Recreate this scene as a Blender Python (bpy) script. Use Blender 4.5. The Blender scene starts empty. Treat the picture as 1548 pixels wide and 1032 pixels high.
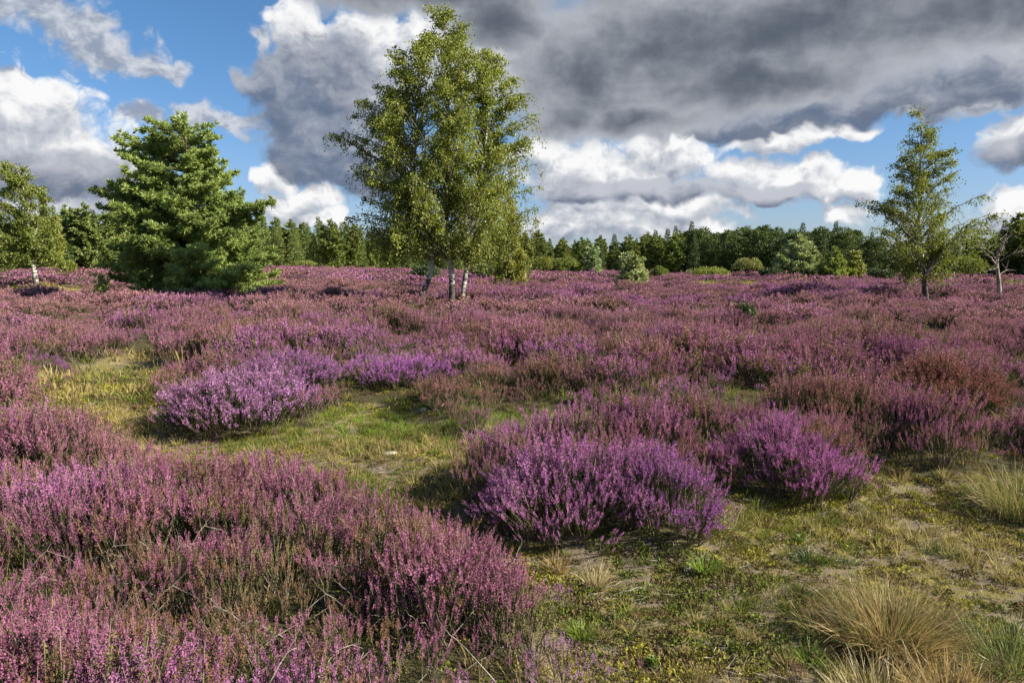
import bpy, math
import numpy as np
from mathutils import Vector

rng = np.random.default_rng(7)
S = bpy.context.scene
C = S.collection
PI = math.pi

# ------------------------------------------------------------------ camera model
W0, H0, FPX = 1548.0, 1032.0, 1118.0
PITCH = math.radians(5.9)
CAMZ = 1.7

def ray(u, v):
    a = (u - W0/2)/FPX; b = (H0/2 - v)/FPX
    return np.array([a, math.cos(PITCH) + b*math.sin(PITCH), b*math.cos(PITCH) - math.sin(PITCH)])

def at(u, v, z=0.0):
    d = ray(u, v); t = (z - CAMZ)/d[2]
    return np.array([d[0]*t, d[1]*t])

def col(u, Y):                      # world x of a photo column at depth Y (close to horizon)
    d = ray(u, 400); return d[0]/d[1]*Y

SUN_AZ, SUN_EL = math.radians(104), math.radians(34)

# ------------------------------------------------------------------ noise
def _hash(ix, iy, seed):
    h = (ix.astype(np.int64)*374761393 + iy.astype(np.int64)*668265263 + seed*1274126177) & 0xffffffff
    h = ((h ^ (h >> 13))*1103515245) & 0xffffffff
    h = ((h ^ (h >> 16))*2246822519) & 0xffffffff
    return ((h ^ (h >> 15)) & 0xffffff)/float(0xffffff)

def vnoise(x, y, seed=0):
    x = np.asarray(x, float); y = np.asarray(y, float)
    ix = np.floor(x); iy = np.floor(y); fx = x-ix; fy = y-iy
    fx = fx*fx*fx*(fx*(fx*6-15)+10); fy = fy*fy*fy*(fy*(fy*6-15)+10)
    a = _hash(ix, iy, seed); b = _hash(ix+1, iy, seed); c = _hash(ix, iy+1, seed); d = _hash(ix+1, iy+1, seed)
    return (a*(1-fx)+b*fx)*(1-fy) + (c*(1-fx)+d*fx)*fy

def fbm(x, y, seed=0, oct=3):
    s = 0; a = 1; t = 0
    for k in range(oct):
        s = s + a*vnoise(x*2**k, y*2**k, seed+k*17); t += a; a *= 0.5
    return s/t

def sstep(a, b, x):
    t = np.clip((np.asarray(x, float)-a)/(b-a), 0, 1); return t*t*(3-2*t)

# ------------------------------------------------------------------ zones of the heath
def inpoly(x, y, P):
    x = np.asarray(x); y = np.asarray(y); r = np.zeros(x.shape, bool); n = len(P); j = n-1
    for i in range(n):
        xi, yi = P[i]; xj, yj = P[j]
        c = ((yi > y) != (yj > y)) & (x < (xj-xi)*(y-yi)/((yj-yi) if yj != yi else 1e-9)+xi)
        r ^= c; j = i
    return r

G = 0.0; T = 0.30
PATH = [at(*p) for p in [
    (60,566,G),(130,546,G),(190,528,G),(235,524,G),(255,540,G),(240,600,G),(240,622,G),(300,636,G),(480,632,G),(492,604,G),
    (560,596,G),(640,606,G),(700,640,G),(740,662,G),(705,700,G),(695,735,G),(710,755,G),(745,772,G),(850,780,G),
    (950,795,G),(1060,800,G),(1085,775,G),(1120,735,G),(1200,738,G),(1290,728,G),(1312,700,G),(1292,674,G),(1420,700,G),
    (1560,694,G),(2100,690,G),(2100,1150,G),(1900,2600,G),(850,2600,G),(818,1032,0.06),(818,960,0.06),(770,860,0.06),(740,830,.15),(710,805,T),(645,752,T),
    (545,716,T),(430,700,T),(330,686,T),(225,672,T),(148,642,T),(106,608,T),(50,585,T)]]
GREEN1 = [at(*p) for p in [(705,668,G),(745,612,G),(850,614,G),(955,612,G),(1010,640,G),(1000,668,G),(860,684,G),(720,684,G)]]
GREEN2 = [at(*p) for p in [(1030,664,G),(1050,640,G),(1090,644,G),(1085,668,G)]]

_GX0, _GY0, _GR = -14.0, 1.0, 0.05
_gx = np.arange(-14, 14, _GR); _gy = np.arange(1, 26, _GR)
_XX, _YY = np.meshgrid(_gx, _gy)
_m = inpoly(_XX, _YY, PATH) | inpoly(_XX, _YY, GREEN1) | inpoly(_XX, _YY, GREEN2)
_m = _m.astype(float)
def _blur(m, n):
    for _ in range(n):
        m = (m + np.roll(m, 1, 0) + np.roll(m, -1, 0) + np.roll(m, 1, 1) + np.roll(m, -1, 1))/5
    return m
_m1 = _blur(_m, 6); _m2 = _blur(_m, 40)

def _samp(m, x, y, outside):
    fx = (np.asarray(x, float)-_GX0)/_GR; fy = (np.asarray(y, float)-_GY0)/_GR
    ok = (fx >= 0) & (fx < m.shape[1]-1) & (fy >= 0) & (fy < m.shape[0]-1)
    ix = np.clip(fx.astype(int), 0, m.shape[1]-2); iy = np.clip(fy.astype(int), 0, m.shape[0]-2)
    tx = np.clip(fx-ix, 0, 1); ty = np.clip(fy-iy, 0, 1)
    r = (m[iy, ix]*(1-tx)+m[iy, ix+1]*tx)*(1-ty) + (m[iy+1, ix]*(1-tx)+m[iy+1, ix+1]*tx)*ty
    return np.where(ok, r, outside)

def far_sward(x, y):               # open grassy places in the far heath
    n = fbm(x*0.07+3, y*0.16, 91, 3)
    band = np.exp(-((y-52-0.1*x)/9.0)**2)*sstep(7, 16, x)*0.40
    return sstep(0.69, 0.76, n+band)*sstep(20, 30, y)

def pathness(x, y):
    return np.maximum(_samp(_m1, x, y, 0.0), far_sward(x, y)*0.9)

def height(x, y):
    x = np.asarray(x, float); y = np.asarray(y, float)
    r = np.hypot(x, y)
    h = (fbm(x*0.16, y*0.16, 11, 2)-0.5)*0.30*sstep(3, 14, r)
    h += (fbm(x*0.6, y*0.6, 12, 2)-0.5)*0.10
    h += (fbm(x*2.3, y*2.3, 13, 3)-0.5)*0.05*(1-sstep(15, 40, r))
    hp = _samp(_m2, x, y, 0.0)
    h += (fbm(x*4.1, y*4.1, 16, 2)-0.5)*0.035*(1-sstep(9, 14, r))
    h += (fbm(x*0.75+9, y*0.55, 14, 2)-0.5)*0.42*sstep(6, 14, r)*(1-sstep(60, 95, r))*(1-hp)
    h += (fbm(x*0.22+5, y*0.16, 15, 2)-0.5)*0.7*sstep(22, 40, r)*(1-sstep(75, 105, r))
    h += 0.10*(0.5-_samp(_m2, x, y, 0.0))*2*(1-sstep(18, 25, r)) - 0.10*(1-sstep(18, 25, r))
    h += sstep(25, 110, y)*sstep(30, -60, x)*1.05       # gentle rise towards the left wood
    h += sstep(2.2, 0.5, np.hypot(x+0.9, (y-8.9)*1.4))*0.0
    return h

def groundpt(u, v, dz=0.0):
    z = dz
    for _ in range(6):
        p = at(u, v, z); z = float(height(p[0], p[1])) + dz
    return np.array([p[0], p[1], z-dz])

# ------------------------------------------------------------------ node helper
class NB:
    def __init__(s, tree): s.t = tree; s.n = tree.nodes; s.l = tree.links
    def new(s, typ, **kw):
        n = s.n.new(typ)
        for k, v in kw.items(): setattr(n, k, v)
        return n
    def put(s, sock, v):
        if isinstance(v, bpy.types.NodeSocket): s.l.new(v, sock)
        elif v is not None: sock.default_value = v
    def m(s, op, a, b=None, c=None, clamp=False):
        n = s.new('ShaderNodeMath', operation=op, use_clamp=clamp)
        s.put(n.inputs[0], a); s.put(n.inputs[1], b); s.put(n.inputs[2], c); return n.outputs[0]
    def v(s, op, a, b=None, c=None):
        n = s.new('ShaderNodeVectorMath', operation=op)
        s.put(n.inputs[0], a)
        if b is not None: s.put(n.inputs[1], b)
        if c is not None: s.put(n.inputs[2], c)
        return n.outputs['Value'] if op in ('LENGTH', 'DOT_PRODUCT', 'DISTANCE') else n.outputs[0]
    def ramp(s, x, a, b, lo=0.0, hi=1.0):
        n = s.new('ShaderNodeMapRange', interpolation_type='SMOOTHSTEP')
        s.put(n.inputs[0], x); n.inputs[1].default_value = a; n.inputs[2].default_value = b
        n.inputs[3].default_value = lo; n.inputs[4].default_value = hi; return n.outputs[0]
    def mix(s, f, a, b, blend='MIX'):
        n = s.new('ShaderNodeMix', data_type='RGBA', blend_type=blend, clamp_factor=True)
        s.put(n.inputs[0], f)
        for sock, q in ((n.inputs[6], a), (n.inputs[7], b)):
            s.put(sock, q if isinstance(q, bpy.types.NodeSocket) else (tuple(q)+(1,))[:4])
        return n.outputs[2]
    def noise(s, vec, scale, detail=3, rough=0.5, dims='3D', dist=0.0, colour=False):
        n = s.new('ShaderNodeTexNoise', noise_dimensions=dims)
        s.put(n.inputs['Vector'], vec); n.inputs['Scale'].default_value = scale
        n.inputs['Detail'].default_value = detail; n.inputs['Roughness'].default_value = rough
        n.inputs['Distortion'].default_value = dist
        return n.outputs[1] if colour else n.outputs[0]
    def attr(s, name, typ='GEOMETRY', out='Fac'):
        n = s.new('ShaderNodeAttribute', attribute_name=name, attribute_type=typ); return n.outputs[out]
    def crgb(s, *c):
        n = s.new('ShaderNodeRGB'); n.outputs[0].default_value = (*c, 1); return n.outputs[0]

def newmat(name):
    m = bpy.data.materials.new(name); m.use_nodes = True; m.node_tree.nodes.clear()
    nb = NB(m.node_tree); out = nb.new('ShaderNodeOutputMaterial'); return m, nb, out

def leafy(nb, out, colour, trans=0.35, gloss=0.04, tcol=None):
    d = nb.new('ShaderNodeBsdfDiffuse'); nb.put(d.inputs[0], colour)
    t = nb.new('ShaderNodeBsdfTranslucent'); nb.put(t.inputs[0], tcol if tcol is not None else colour)
    mx = nb.new('ShaderNodeMixShader'); mx.inputs[0].default_value = trans
    nb.l.new(d.outputs[0], mx.inputs[1]); nb.l.new(t.outputs[0], mx.inputs[2])
    last = mx.outputs[0]
    if gloss > 0:
        g = nb.new('ShaderNodeBsdfGlossy'); g.inputs['Roughness'].default_value = 0.45; g.inputs[0].default_value = (1, 1, 1, 1)
        m2 = nb.new('ShaderNodeMixShader'); m2.inputs[0].default_value = gloss
        nb.l.new(last, m2.inputs[1]); nb.l.new(g.outputs[0], m2.inputs[2]); last = m2.outputs[0]
    nb.l.new(last, out.inputs[0])

def mat_leaf(name, c1, c2, trans=0.4, gloss=0.03, noise_scale=0.6, hue=None):
    """leaf colour between c1 and c2 by the leaf's own value v, drifting with a slow noise through the plant"""
    m, nb, out = newmat(name)
    v = nb.attr('v')
    tc = nb.new('ShaderNodeTexCoord').outputs['Object']
    n = nb.noise(tc, noise_scale, 2)
    rnd = nb.new('ShaderNodeObjectInfo').outputs['Random']
    f = nb.m('ADD', nb.m('MULTIPLY', v, 0.65), nb.m('MULTIPLY', nb.ramp(n, 0.3, 0.7), 0.35))
    c = nb.mix(f, c1, c2)
    c = nb.mix(1.0, c, nb.mix(rnd, (0.86, 0.93, 0.92), (1.12, 1.05, 1.0)), 'MULTIPLY')
    leafy(nb, out, c, trans, gloss, nb.mix(1.0, c, (1.15, 1.1, 0.6), 'MULTIPLY'))
    return m

def mat_tint(name, amt=0.5, trans=0.3, green=None, dull=None):
    """colour comes from the plant's own tint (per plant), varied flower by flower"""
    m, nb, out = newmat(name)
    t = nb.attr('tint', 'INSTANCER', 'Color'); v = nb.attr('v')
    rnd = nb.new('ShaderNodeObjectInfo').outputs['Random']
    f = nb.m('ADD', nb.m('MULTIPLY', v, 0.75), nb.m('MULTIPLY', rnd, 0.25))
    lo = nb.mix(1.0, t, dull or (0.62, 0.55, 0.5), 'MULTIPLY'); hi = nb.mix(1.0, t, (1.45, 1.5, 1.45), 'MULTIPLY')
    c = nb.mix(f, lo, hi)
    leafy(nb, out, c, trans, 0.0)
    return m

def mat_bark(name, c1, c2, scale=6, stretch=(1, 1, 0.25), bump=0.3):
    m, nb, out = newmat(name)
    tc = nb.new('ShaderNodeTexCoord').outputs['Object']
    v = nb.v('MULTIPLY', tc, stretch)
    n = nb.noise(v, scale, 5, 0.65)
    c = nb.mix(nb.ramp(n, 0.35, 0.65), c1, c2)
    b = nb.new('ShaderNodeBsdfPrincipled'); nb.put(b.inputs['Base Color'], c); b.inputs['Roughness'].default_value = 0.9
    bp = nb.new('ShaderNodeBump'); bp.inputs['Strength'].default_value = bump; bp.inputs['Distance'].default_value = 0.03
    nb.l.new(n, bp.inputs['Height']); nb.l.new(bp.outputs[0], b.inputs['Normal'])
    nb.l.new(b.outputs[0], out.inputs[0]); return m

def mat_birch_bark(name, foot=0.14, top=1.5, dark=0.515):
    m, nb, out = newmat(name)
    tc = nb.new('ShaderNodeTexCoord').outputs['Object']
    n1 = nb.noise(nb.v('MULTIPLY', tc, (1.2, 1.2, 5.0)), 2.2, 4, 0.7)
    n2 = nb.noise(tc, 3.0, 5, 0.7)
    z = nb.new('ShaderNodeSeparateXYZ'); nb.l.new(tc, z.inputs[0])
    base = nb.ramp(z.outputs[2], 0.15, top, foot, 0.0)         # old furrowed black bark grows at a birch's foot
    thin = nb.attr('v')
    k = nb.m('ADD', nb.m('ADD', nb.m('MULTIPLY', n1, 0.55), nb.m('MULTIPLY', n2, 0.45)), base)
    f = nb.ramp(k, dark, dark+0.09)
    c = nb.mix(f, nb.mix(n2, (0.32, 0.29, 0.25), (0.58, 0.55, 0.50)), (0.045, 0.038, 0.032))
    c = nb.mix(thin, c, (0.10, 0.07, 0.05))
    b = nb.new('ShaderNodeBsdfPrincipled'); nb.put(b.inputs['Base Color'], c); b.inputs['Roughness'].default_value = 0.8
    bp = nb.new('ShaderNodeBump'); bp.inputs['Strength'].default_value = 0.5; bp.inputs['Distance'].default_value = 0.03
    nb.l.new(n2, bp.inputs['Height']); nb.l.new(bp.outputs[0], b.inputs['Normal'])
    nb.l.new(b.outputs[0], out.inputs[0]); return m

# ------------------------------------------------------------------ mesh builder
class MB:
    def __init__(s): s.V = []; s.F3 = []; s.F4 = []; s.n = 0
    def add(s, V, F, mat=0, val=0.5):
        V = np.asarray(V, np.float32).reshape(-1, 3); F = np.asarray(F, np.int64)
        if len(F) == 0: return
        val = np.broadcast_to(np.asarray(val, np.float32), (len(F),)).copy()
        mt = np.full(len(F), mat, np.int32)
        (s.F3 if F.shape[1] == 3 else s.F4).append((F + s.n, mt, val))
        s.V.append(V); s.n += len(V)
    def arrays(s):
        V = np.concatenate(s.V) if s.V else np.zeros((0, 3), np.float32)
        def cat(L, k):
            if not L: return np.zeros((0, k), np.int64), np.zeros(0, np.int32), np.zeros(0, np.float32)
            return tuple(np.concatenate([q[i] for q in L]) for i in range(3))
        return V, cat(s.F3, 3), cat(s.F4, 4)
    def add_mb(s, arr, M, tr, vshift=None):
        """append transformed copies of another builder's arrays: M (k,3,3), tr (k,3)"""
        V, f3, f4 = arr; k = len(M); nv = len(V)
        VV = np.einsum('kij,nj->kni', M, V) + tr[:, None, :]
        off = (np.arange(k)*nv)[:, None, None]
        base = s.n
        s.V.append(VV.reshape(-1, 3).astype(np.float32)); s.n += k*nv
        for (F, mt, vl), dst in ((f3, s.F3), (f4, s.F4)):
            if len(F):
                FF = (F[None]+off).reshape(-1, F.shape[1]) + base
                vv = np.tile(vl, k)
                if vshift is not None: vv = np.clip(vv + np.repeat(vshift, len(F)), 0, 1)
                dst.append((FF, np.tile(mt, k), vv.astype(np.float32)))
    def mesh(s, name, mats, smooth=False):
        V, (F3, m3, v3), (F4, m4, v4) = s.arrays()
        me = bpy.data.meshes.new(name)
        nf = len(F3)+len(F4); nl = len(F3)*3+len(F4)*4
        me.vertices.add(len(V)); me.loops.add(nl); me.polygons.add(nf)
        me.vertices.foreach_set('co', V.ravel())
        me.loops.foreach_set('vertex_index', np.concatenate([F3.ravel(), F4.ravel()]).astype(np.int32))
        ls = np.concatenate([np.arange(len(F3))*3, len(F3)*3+np.arange(len(F4))*4]).astype(np.int32)
        me.polygons.foreach_set('loop_start', ls)
        me.polygons.foreach_set('material_index', np.concatenate([m3, m4]).astype(np.int32))
        me.polygons.foreach_set('use_smooth', np.full(nf, smooth))
        a = me.attributes.new('v', 'FLOAT', 'FACE'); a.data.foreach_set('value', np.concatenate([v3, v4]).astype(np.float32))
        for m in mats: me.materials.append(m)
        me.update(calc_edges=True); me.validate()
        return me
    def build(s, name, mats, parent=None, smooth=False, link=True):
        o = bpy.data.objects.new(name, s.mesh(name, mats if isinstance(mats, (list, tuple)) else [mats], smooth))
        if link: C.objects.link(o)
        if parent is not None: o.parent = parent
        return o

def tag(o, label, cat, group=None, kind=None):
    o['label'] = label; o['category'] = cat
    if group: o['group'] = group
    if kind: o['kind'] = kind
    return o

def empty(name, loc, rz=0.0):
    o = bpy.data.objects.new(name, None); C.objects.link(o); o.empty_display_size = 0.3
    o.location = loc; o.rotation_euler = (0, 0, rz); return o

def copy_tree(o, parent=None):
    c = o.copy(); C.objects.link(c); c.parent = parent
    for ch in [q for q in C.objects if q.parent == o]: copy_tree(ch, c)
    return c

def nrm(v): return v/np.maximum(np.linalg.norm(v, axis=-1, keepdims=True), 1e-9)

def randdir(n):
    v = rng.normal(size=(n, 3)); return nrm(v)

def tube(mb, P, R, sides=6, mat=0, val=0.0):
    P = np.asarray(P, float); R = np.asarray(R, float); n = len(P)
    T_ = np.gradient(P, axis=0); T_ = nrm(T_)
    ref = np.array([0.31, 0.95, 0.05]); A = nrm(np.cross(T_, ref)); B = np.cross(T_, A)
    th = np.arange(sides)*2*PI/sides
    V = P[:, None] + R[:, None, None]*(np.cos(th)[None, :, None]*A[:, None] + np.sin(th)[None, :, None]*B[:, None])
    i = np.arange(n-1)[:, None]; j = np.arange(sides)[None]
    jn = (j+1) % sides
    F = np.stack([i*sides+j, i*sides+jn, (i+1)*sides+jn, (i+1)*sides+j], -1).reshape(-1, 4)
    mb.add(V.reshape(-1, 3), F, mat, val)

def strips(mb, P, Wd, mat=0, val=0.5, twist=None):
    """many thin ribbons at once: P (k,n,3) centre lines, Wd (k,n) half widths"""
    P = np.asarray(P, float); k, n, _ = P.shape
    T_ = nrm(np.gradient(P, axis=1))
    r = randdir(k)[:, None, :] if twist is None else twist[:, None, :]
    A = nrm(np.cross(T_, np.broadcast_to(r, T_.shape)))
    V = np.stack([P-A*Wd[..., None], P+A*Wd[..., None]], 2)       # k,n,2,3
    idx = np.arange(k*n*2).reshape(k, n, 2)
    F = np.stack([idx[:, :-1, 0], idx[:, :-1, 1], idx[:, 1:, 1], idx[:, 1:, 0]], -1).reshape(-1, 4)
    val = np.broadcast_to(np.asarray(val, float).reshape(-1, 1), (k, n-1)).reshape(-1)
    mb.add(V.reshape(-1, 3), F, mat, val)

def leaves(mb, P, axis, size, aspect=0.62, mat=0, val=None, up=None):
    """diamond leaves: P (n,3) stalk point, axis (n,3) along the blade"""
    n = len(P); axis = nrm(axis); size = np.broadcast_to(size, (n,))
    side = nrm(np.cross(axis, randdir(n) if up is None else up))
    L = axis*size[:, None]; Wd = side*(size*aspect*0.5)[:, None]
    fold = np.cross(axis, side)*(size*0.10)[:, None]
    V = np.stack([P, P+L*0.45+Wd+fold, P+L, P+L*0.45-Wd+fold], 1).reshape(-1, 3)
    F = np.arange(n*4).reshape(n, 4)
    mb.add(V, F, mat, rng.random(n) if val is None else val)

def rotz(a):
    c, s = np.cos(a), np.sin(a); z = np.zeros_like(a); o = np.ones_like(a)
    return np.stack([np.stack([c, -s, z], -1), np.stack([s, c, z], -1), np.stack([z, z, o], -1)], -2)

def lean_mats(yaw, lean, leandir, scale):
    """yaw about z, then lean by an angle towards leandir"""
    k = len(yaw); Rz = rotz(yaw)
    ax = np.stack([-np.sin(leandir), np.cos(leandir), np.zeros(k)], -1)
    K = np.zeros((k, 3, 3)); K[:, 0, 1] = -ax[:, 2]; K[:, 0, 2] = ax[:, 1]; K[:, 1, 0] = ax[:, 2]; K[:, 1, 2] = -ax[:, 0]; K[:, 2, 0] = -ax[:, 1]; K[:, 2, 1] = ax[:, 0]
    I = np.eye(3)[None]
    R = I + np.sin(lean)[:, None, None]*K + (1-np.cos(lean))[:, None, None]*(K@K)
    return (R@Rz)*scale[:, None, None]

# ------------------------------------------------------------------ world
def build_world():
    w = bpy.data.worlds.new("World"); S.world = w; w.use_nodes = True
    w.node_tree.nodes.clear(); nb = NB(w.node_tree)
    out = nb.new('ShaderNodeOutputWorld'); bg = nb.new('ShaderNodeBackground'); bg.inputs[1].default_value = 0.05
    nb.l.new(bg.outputs[0], out.inputs[0])
    sky = nb.new('ShaderNodeTexSky', sky_type='NISHITA'); sky.sun_disc = False
    sky.sun_elevation = SUN_EL; sky.sun_rotation = SUN_AZ; sky.altitude = 50
    sky.air_density = 1.0; sky.dust_density = 0.6; sky.ozone_density = 2.0
    d = nb.new("ShaderNodeTexCoord").outputs['Generated']
    d = nb.v('NORMALIZE', d)
    sx = nb.new('ShaderNodeSeparateXYZ'); nb.l.new(d, sx.inputs[0])
    az = nb.m('ARCTAN2', sx.outputs[0], sx.outputs[1]); el = nb.m('ARCSINE', sx.outputs[2])
    skyc = nb.mix(1.0, sky.outputs[0], nb.mix(nb.ramp(el, 0.0, 0.30), (0.76, 0.86, 1.16), (0.58, 0.88, 1.12)), 'MULTIPLY')
    cx = nb.new('ShaderNodeCombineXYZ')
    nb.l.new(nb.m('MULTIPLY', az, 11.18), cx.inputs[0]); nb.l.new(nb.m('MULTIPLY', el, 11.18), cx.inputs[1])
    q = cx.outputs[0]
    def qp(u, v):
        r = ray(u, v); r = r/np.linalg.norm(r)
        return math.atan2(r[0], r[1])*11.18, math.asin(r[2])*11.18
    # cloud masses: (u, v, half width, half height) in hundredths-of-photo units round their bearing and height in the sky
    wisps = [(95,32,85,26),(165,78,75,38),(222,100,52,20),(30,5,90,30),(222,180,46,16),(300,176,34,20),(348,182,36,20),(10,110,30,10),(395,62,22,14)]
    white = [(30,185,95,70),(-50,230,150,105),(95,240,100,62),(170,275,80,44),(60,300,170,50),(840,345,90,22),(960,338,150,30),(1060,345,60,18),
             (430,318,46,24),(412,268,36,24),(465,300,46,24),(485,330,60,18),
             (462,62,62,52),(560,80,75,60),(640,95,90,70),(700,62,60,70),(755,115,45,50),(560,140,80,50),
             (865,265,105,52),(960,262,110,46),(1010,232,90,34),(1130,268,85,36),(1210,270,70,36),(1250,292,60,24),(900,305,110,46),(1020,310,120,34),(1300,275,45,32),
             (850,335,80,26),(1275,328,36,20),(1180,212,80,20),(1290,196,42,12),
             (1545,312,50,30),(1610,330,110,40),(1560,205,56,46),(1640,190,80,60),(1440,150,110,30),(1560,110,90,50),(820,235,60,36)]
    grey = [

            (450,165,75,95),(510,210,85,90),(405,110,46,34),(390,118,36,28),(500,120,90,80),(560,250,90,60),(470,250,60,42),
            (880,290,90,26),(1000,285,120,22),(1150,292,90,16),
            (1250,150,260,45),(1420,120,180,50),(1130,185,170,30),(50,262,150,40),(1545,228,50,30)]
    dark = [(880,120,150,105),(1000,80,230,120),(1200,45,280,95),(1420,20,240,75),(860,180,95,40),(960,185,140,34),(640,-25,260,55),(760,30,110,60),
            (1150,120,220,60),(1600,0,200,60)]
    L = (0.10, 0.22, 0.0)
    def field(qv, blobs):
        res = None
        for (u, v, a, b) in blobs:
            c = qp(u, v)
            k = nb.v('MULTIPLY_ADD', qv, (100/a, 100/b, 0.0), (-c[0]*100/a, -c[1]*100/b, 0.0))
            f = nb.m('SUBTRACT', 1.0, nb.v('LENGTH', k))
            res = f if res is None else nb.m('SMOOTH_MAX', res, f, 0.15)
        return res
    def detail(qv):
        """billows: returns warped position and an edge noise"""
        wcol = nb.noise(qv, 1.6, 2, 0.5, '2D', colour=True)
        wv = nb.v('MULTIPLY', nb.v('SUBTRACT', wcol, (0.5, 0.5, 0.5)), (0.55, 0.45, 0))
        p = nb.v('ADD', qv, wv)
        wc2 = nb.noise(qv, 5.5, 3, 0.6, '2D', colour=True)
        pv = nb.v('ADD', p, nb.v('MULTIPLY', nb.v('SUBTRACT', wc2, (0.5, 0.5, 0.5)), (0.16, 0.16, 0)))
        def vor(sc, sm):
            b1 = nb.new('ShaderNodeTexVoronoi', voronoi_dimensions='2D', feature='SMOOTH_F1'); b1.normalize = False
            nb.put(b1.inputs['Vector'], nb.v('MULTIPLY', pv, (1.0, 1.25, 0))); b1.inputs['Scale'].default_value = sc
            b1.inputs['Detail'].default_value = 0.0; b1.inputs['Smoothness'].default_value = sm
            return nb.m('SUBTRACT', 0.42, b1.outputs['Distance'])
        n = nb.noise(p, 2.2, 8, 0.60, '2D')
        e = nb.m('ADD', nb.m('MULTIPLY', vor(3.2, 0.5), 0.42), nb.m('MULTIPLY', vor(8.5, 0.5), 0.28))
        return p, nb.m('ADD', e, nb.m('MULTIPLY', nb.m('SUBTRACT', n, 0.5), 1.15))
    p0, e0 = detail(q)
    q1 = nb.v('ADD', q, L)
    p1, e1 = detail(q1)
    soft = nb.noise(nb.v('MULTIPLY', q, (0.7, 1.25, 0)), 1.1, 7, 0.55, '2D', 0.2)
    soft2 = nb.noise(nb.v('MULTIPLY', q, (0.8, 1.3, 0)), 2.4, 6, 0.6, '2D', 0.4)
    # thin white cloud elsewhere round the horizon, out of the picture
    elsewhere = nb.m('SUBTRACT', nb.m('MULTIPLY', nb.noise(q, 0.35, 3, 0.5, '2D'), 1.8), 1.0)
    aside = nb.ramp(nb.m('ABSOLUTE', az), 0.85, 1.1)
    elsewhere = nb.m('SUBTRACT', elsewhere, nb.m('MULTIPLY', nb.m('SUBTRACT', 1.0, aside), 3.0))
    K = 8.8
    def C_(r, g, b, k=1.0): return (r*K*k, g*K*k, b*K*k)
    def light(f0, f1, amp, gain):
        d = nb.m('SUBTRACT', nb.m('MINIMUM', f0, 0.7), nb.m('MINIMUM', f1, 0.7))
        return nb.m('ADD', nb.m('MULTIPLY', d, gain), nb.m('MULTIPLY', nb.m('SUBTRACT', e0, e1), amp))
    # white cumulus
    fw0 = nb.m('MAXIMUM', field(p0, white), elsewhere); fw1 = nb.m('MAXIMUM', field(p1, white), elsewhere)
    D0 = nb.m('ADD', fw0, nb.m('MULTIPLY', e0, 0.60))
    lit = nb.m('ADD', nb.m('ADD', 0.56, light(fw0, fw1, 0.50, 0.85)), nb.m('MULTIPLY', nb.m('SUBTRACT', soft2, 0.5), 0.9), clamp=True)
    rim = nb.ramp(D0, 0.0, 0.45, 0.18, 0.0)
    lit = nb.m('ADD', lit, rim, clamp=True)
    aw = nb.ramp(nb.m('SUBTRACT', D0, nb.m('MULTIPLY', nb.m('SUBTRACT', 1.0, lit), 0.12)), -0.06, 0.32)
    litc = nb.mix(nb.ramp(lit, 0.05, 0.55), C_(0.27, 0.31, 0.40), C_(0.52, 0.55, 0.61))
    litc = nb.mix(nb.ramp(lit, 0.45, 1.0), litc, C_(0.92, 0.92, 0.92))
    Wp = nb.m('ADD', field(p0, wisps), nb.m('MULTIPLY', e0, 0.95))
    wc = nb.mix(nb.ramp(nb.m('ADD', nb.m('MULTIPLY', soft2, 0.9), nb.m('MULTIPLY', nb.m('SUBTRACT', e0, e1), 0.6)), 0.2, 0.75), C_(0.30, 0.34, 0.43), C_(0.66, 0.68, 0.73))
    c = nb.mix(nb.m('MULTIPLY', nb.ramp(Wp, -0.05, 0.55), 0.92), skyc, wc)
    c = nb.mix(aw, c, litc)
    # grey banks
    fg0 = field(p0, grey); fg1 = field(p1, grey)
    G0 = nb.m('ADD', fg0, nb.m('MULTIPLY', e0, 0.50))
    ag = nb.m('MULTIPLY', nb.ramp(G0, 0.0, 0.38), 0.95)
    gl = nb.m('ADD', nb.m('ADD', 0.34, light(fg0, fg1, 0.20, 0.6)), nb.m('MULTIPLY', nb.m('SUBTRACT', soft2, 0.5), 0.7), clamp=True)
    gl = nb.m('ADD', gl, nb.ramp(G0, 0.0, 0.5, 0.22, 0.0), clamp=True)
    gc = nb.mix(nb.ramp(gl, 0.10, 0.95), C_(0.13, 0.165, 0.245), C_(0.52, 0.54, 0.60))
    c = nb.mix(ag, c, gc)
    # the big dark cloud
    K0 = nb.m('ADD', field(p0, dark), nb.m('MULTIPLY', e0, 0.20))
    ak = nb.ramp(K0, -0.05, 0.38)
    th = nb.m('ADD', nb.m('MULTIPLY', K0, 0.75), nb.m('MULTIPLY', nb.m('SUBTRACT', soft, 0.5), 0.75))
    th = nb.m('ADD', th, nb.m('MULTIPLY', nb.m('SUBTRACT', soft2, 0.5), 0.18))
    kc = nb.mix(nb.ramp(th, -0.08, 0.85), C_(0.47, 0.495, 0.54), C_(0.100, 0.121, 0.158))
    c = nb.mix(ak, c, kc)
    nb.l.new(c, bg.inputs[0])
    w.cycles.sampling_method = 'MANUAL'; w.cycles.sample_map_resolution = 512
    return w
build_world()

sd = bpy.data.lights.new('sun', 'SUN'); sd.energy = 5.0; sd.angle = math.radians(0.5); sd.color = (1.0, 0.93, 0.80)
so = bpy.data.objects.new('sun', sd); C.objects.link(so)
sv = Vector((math.sin(SUN_AZ)*math.cos(SUN_EL), math.cos(SUN_AZ)*math.cos(SUN_EL), math.sin(SUN_EL)))
so.rotation_euler = sv.to_track_quat('Z', 'Y').to_euler(); so.location = (30, -10, 40)

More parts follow.
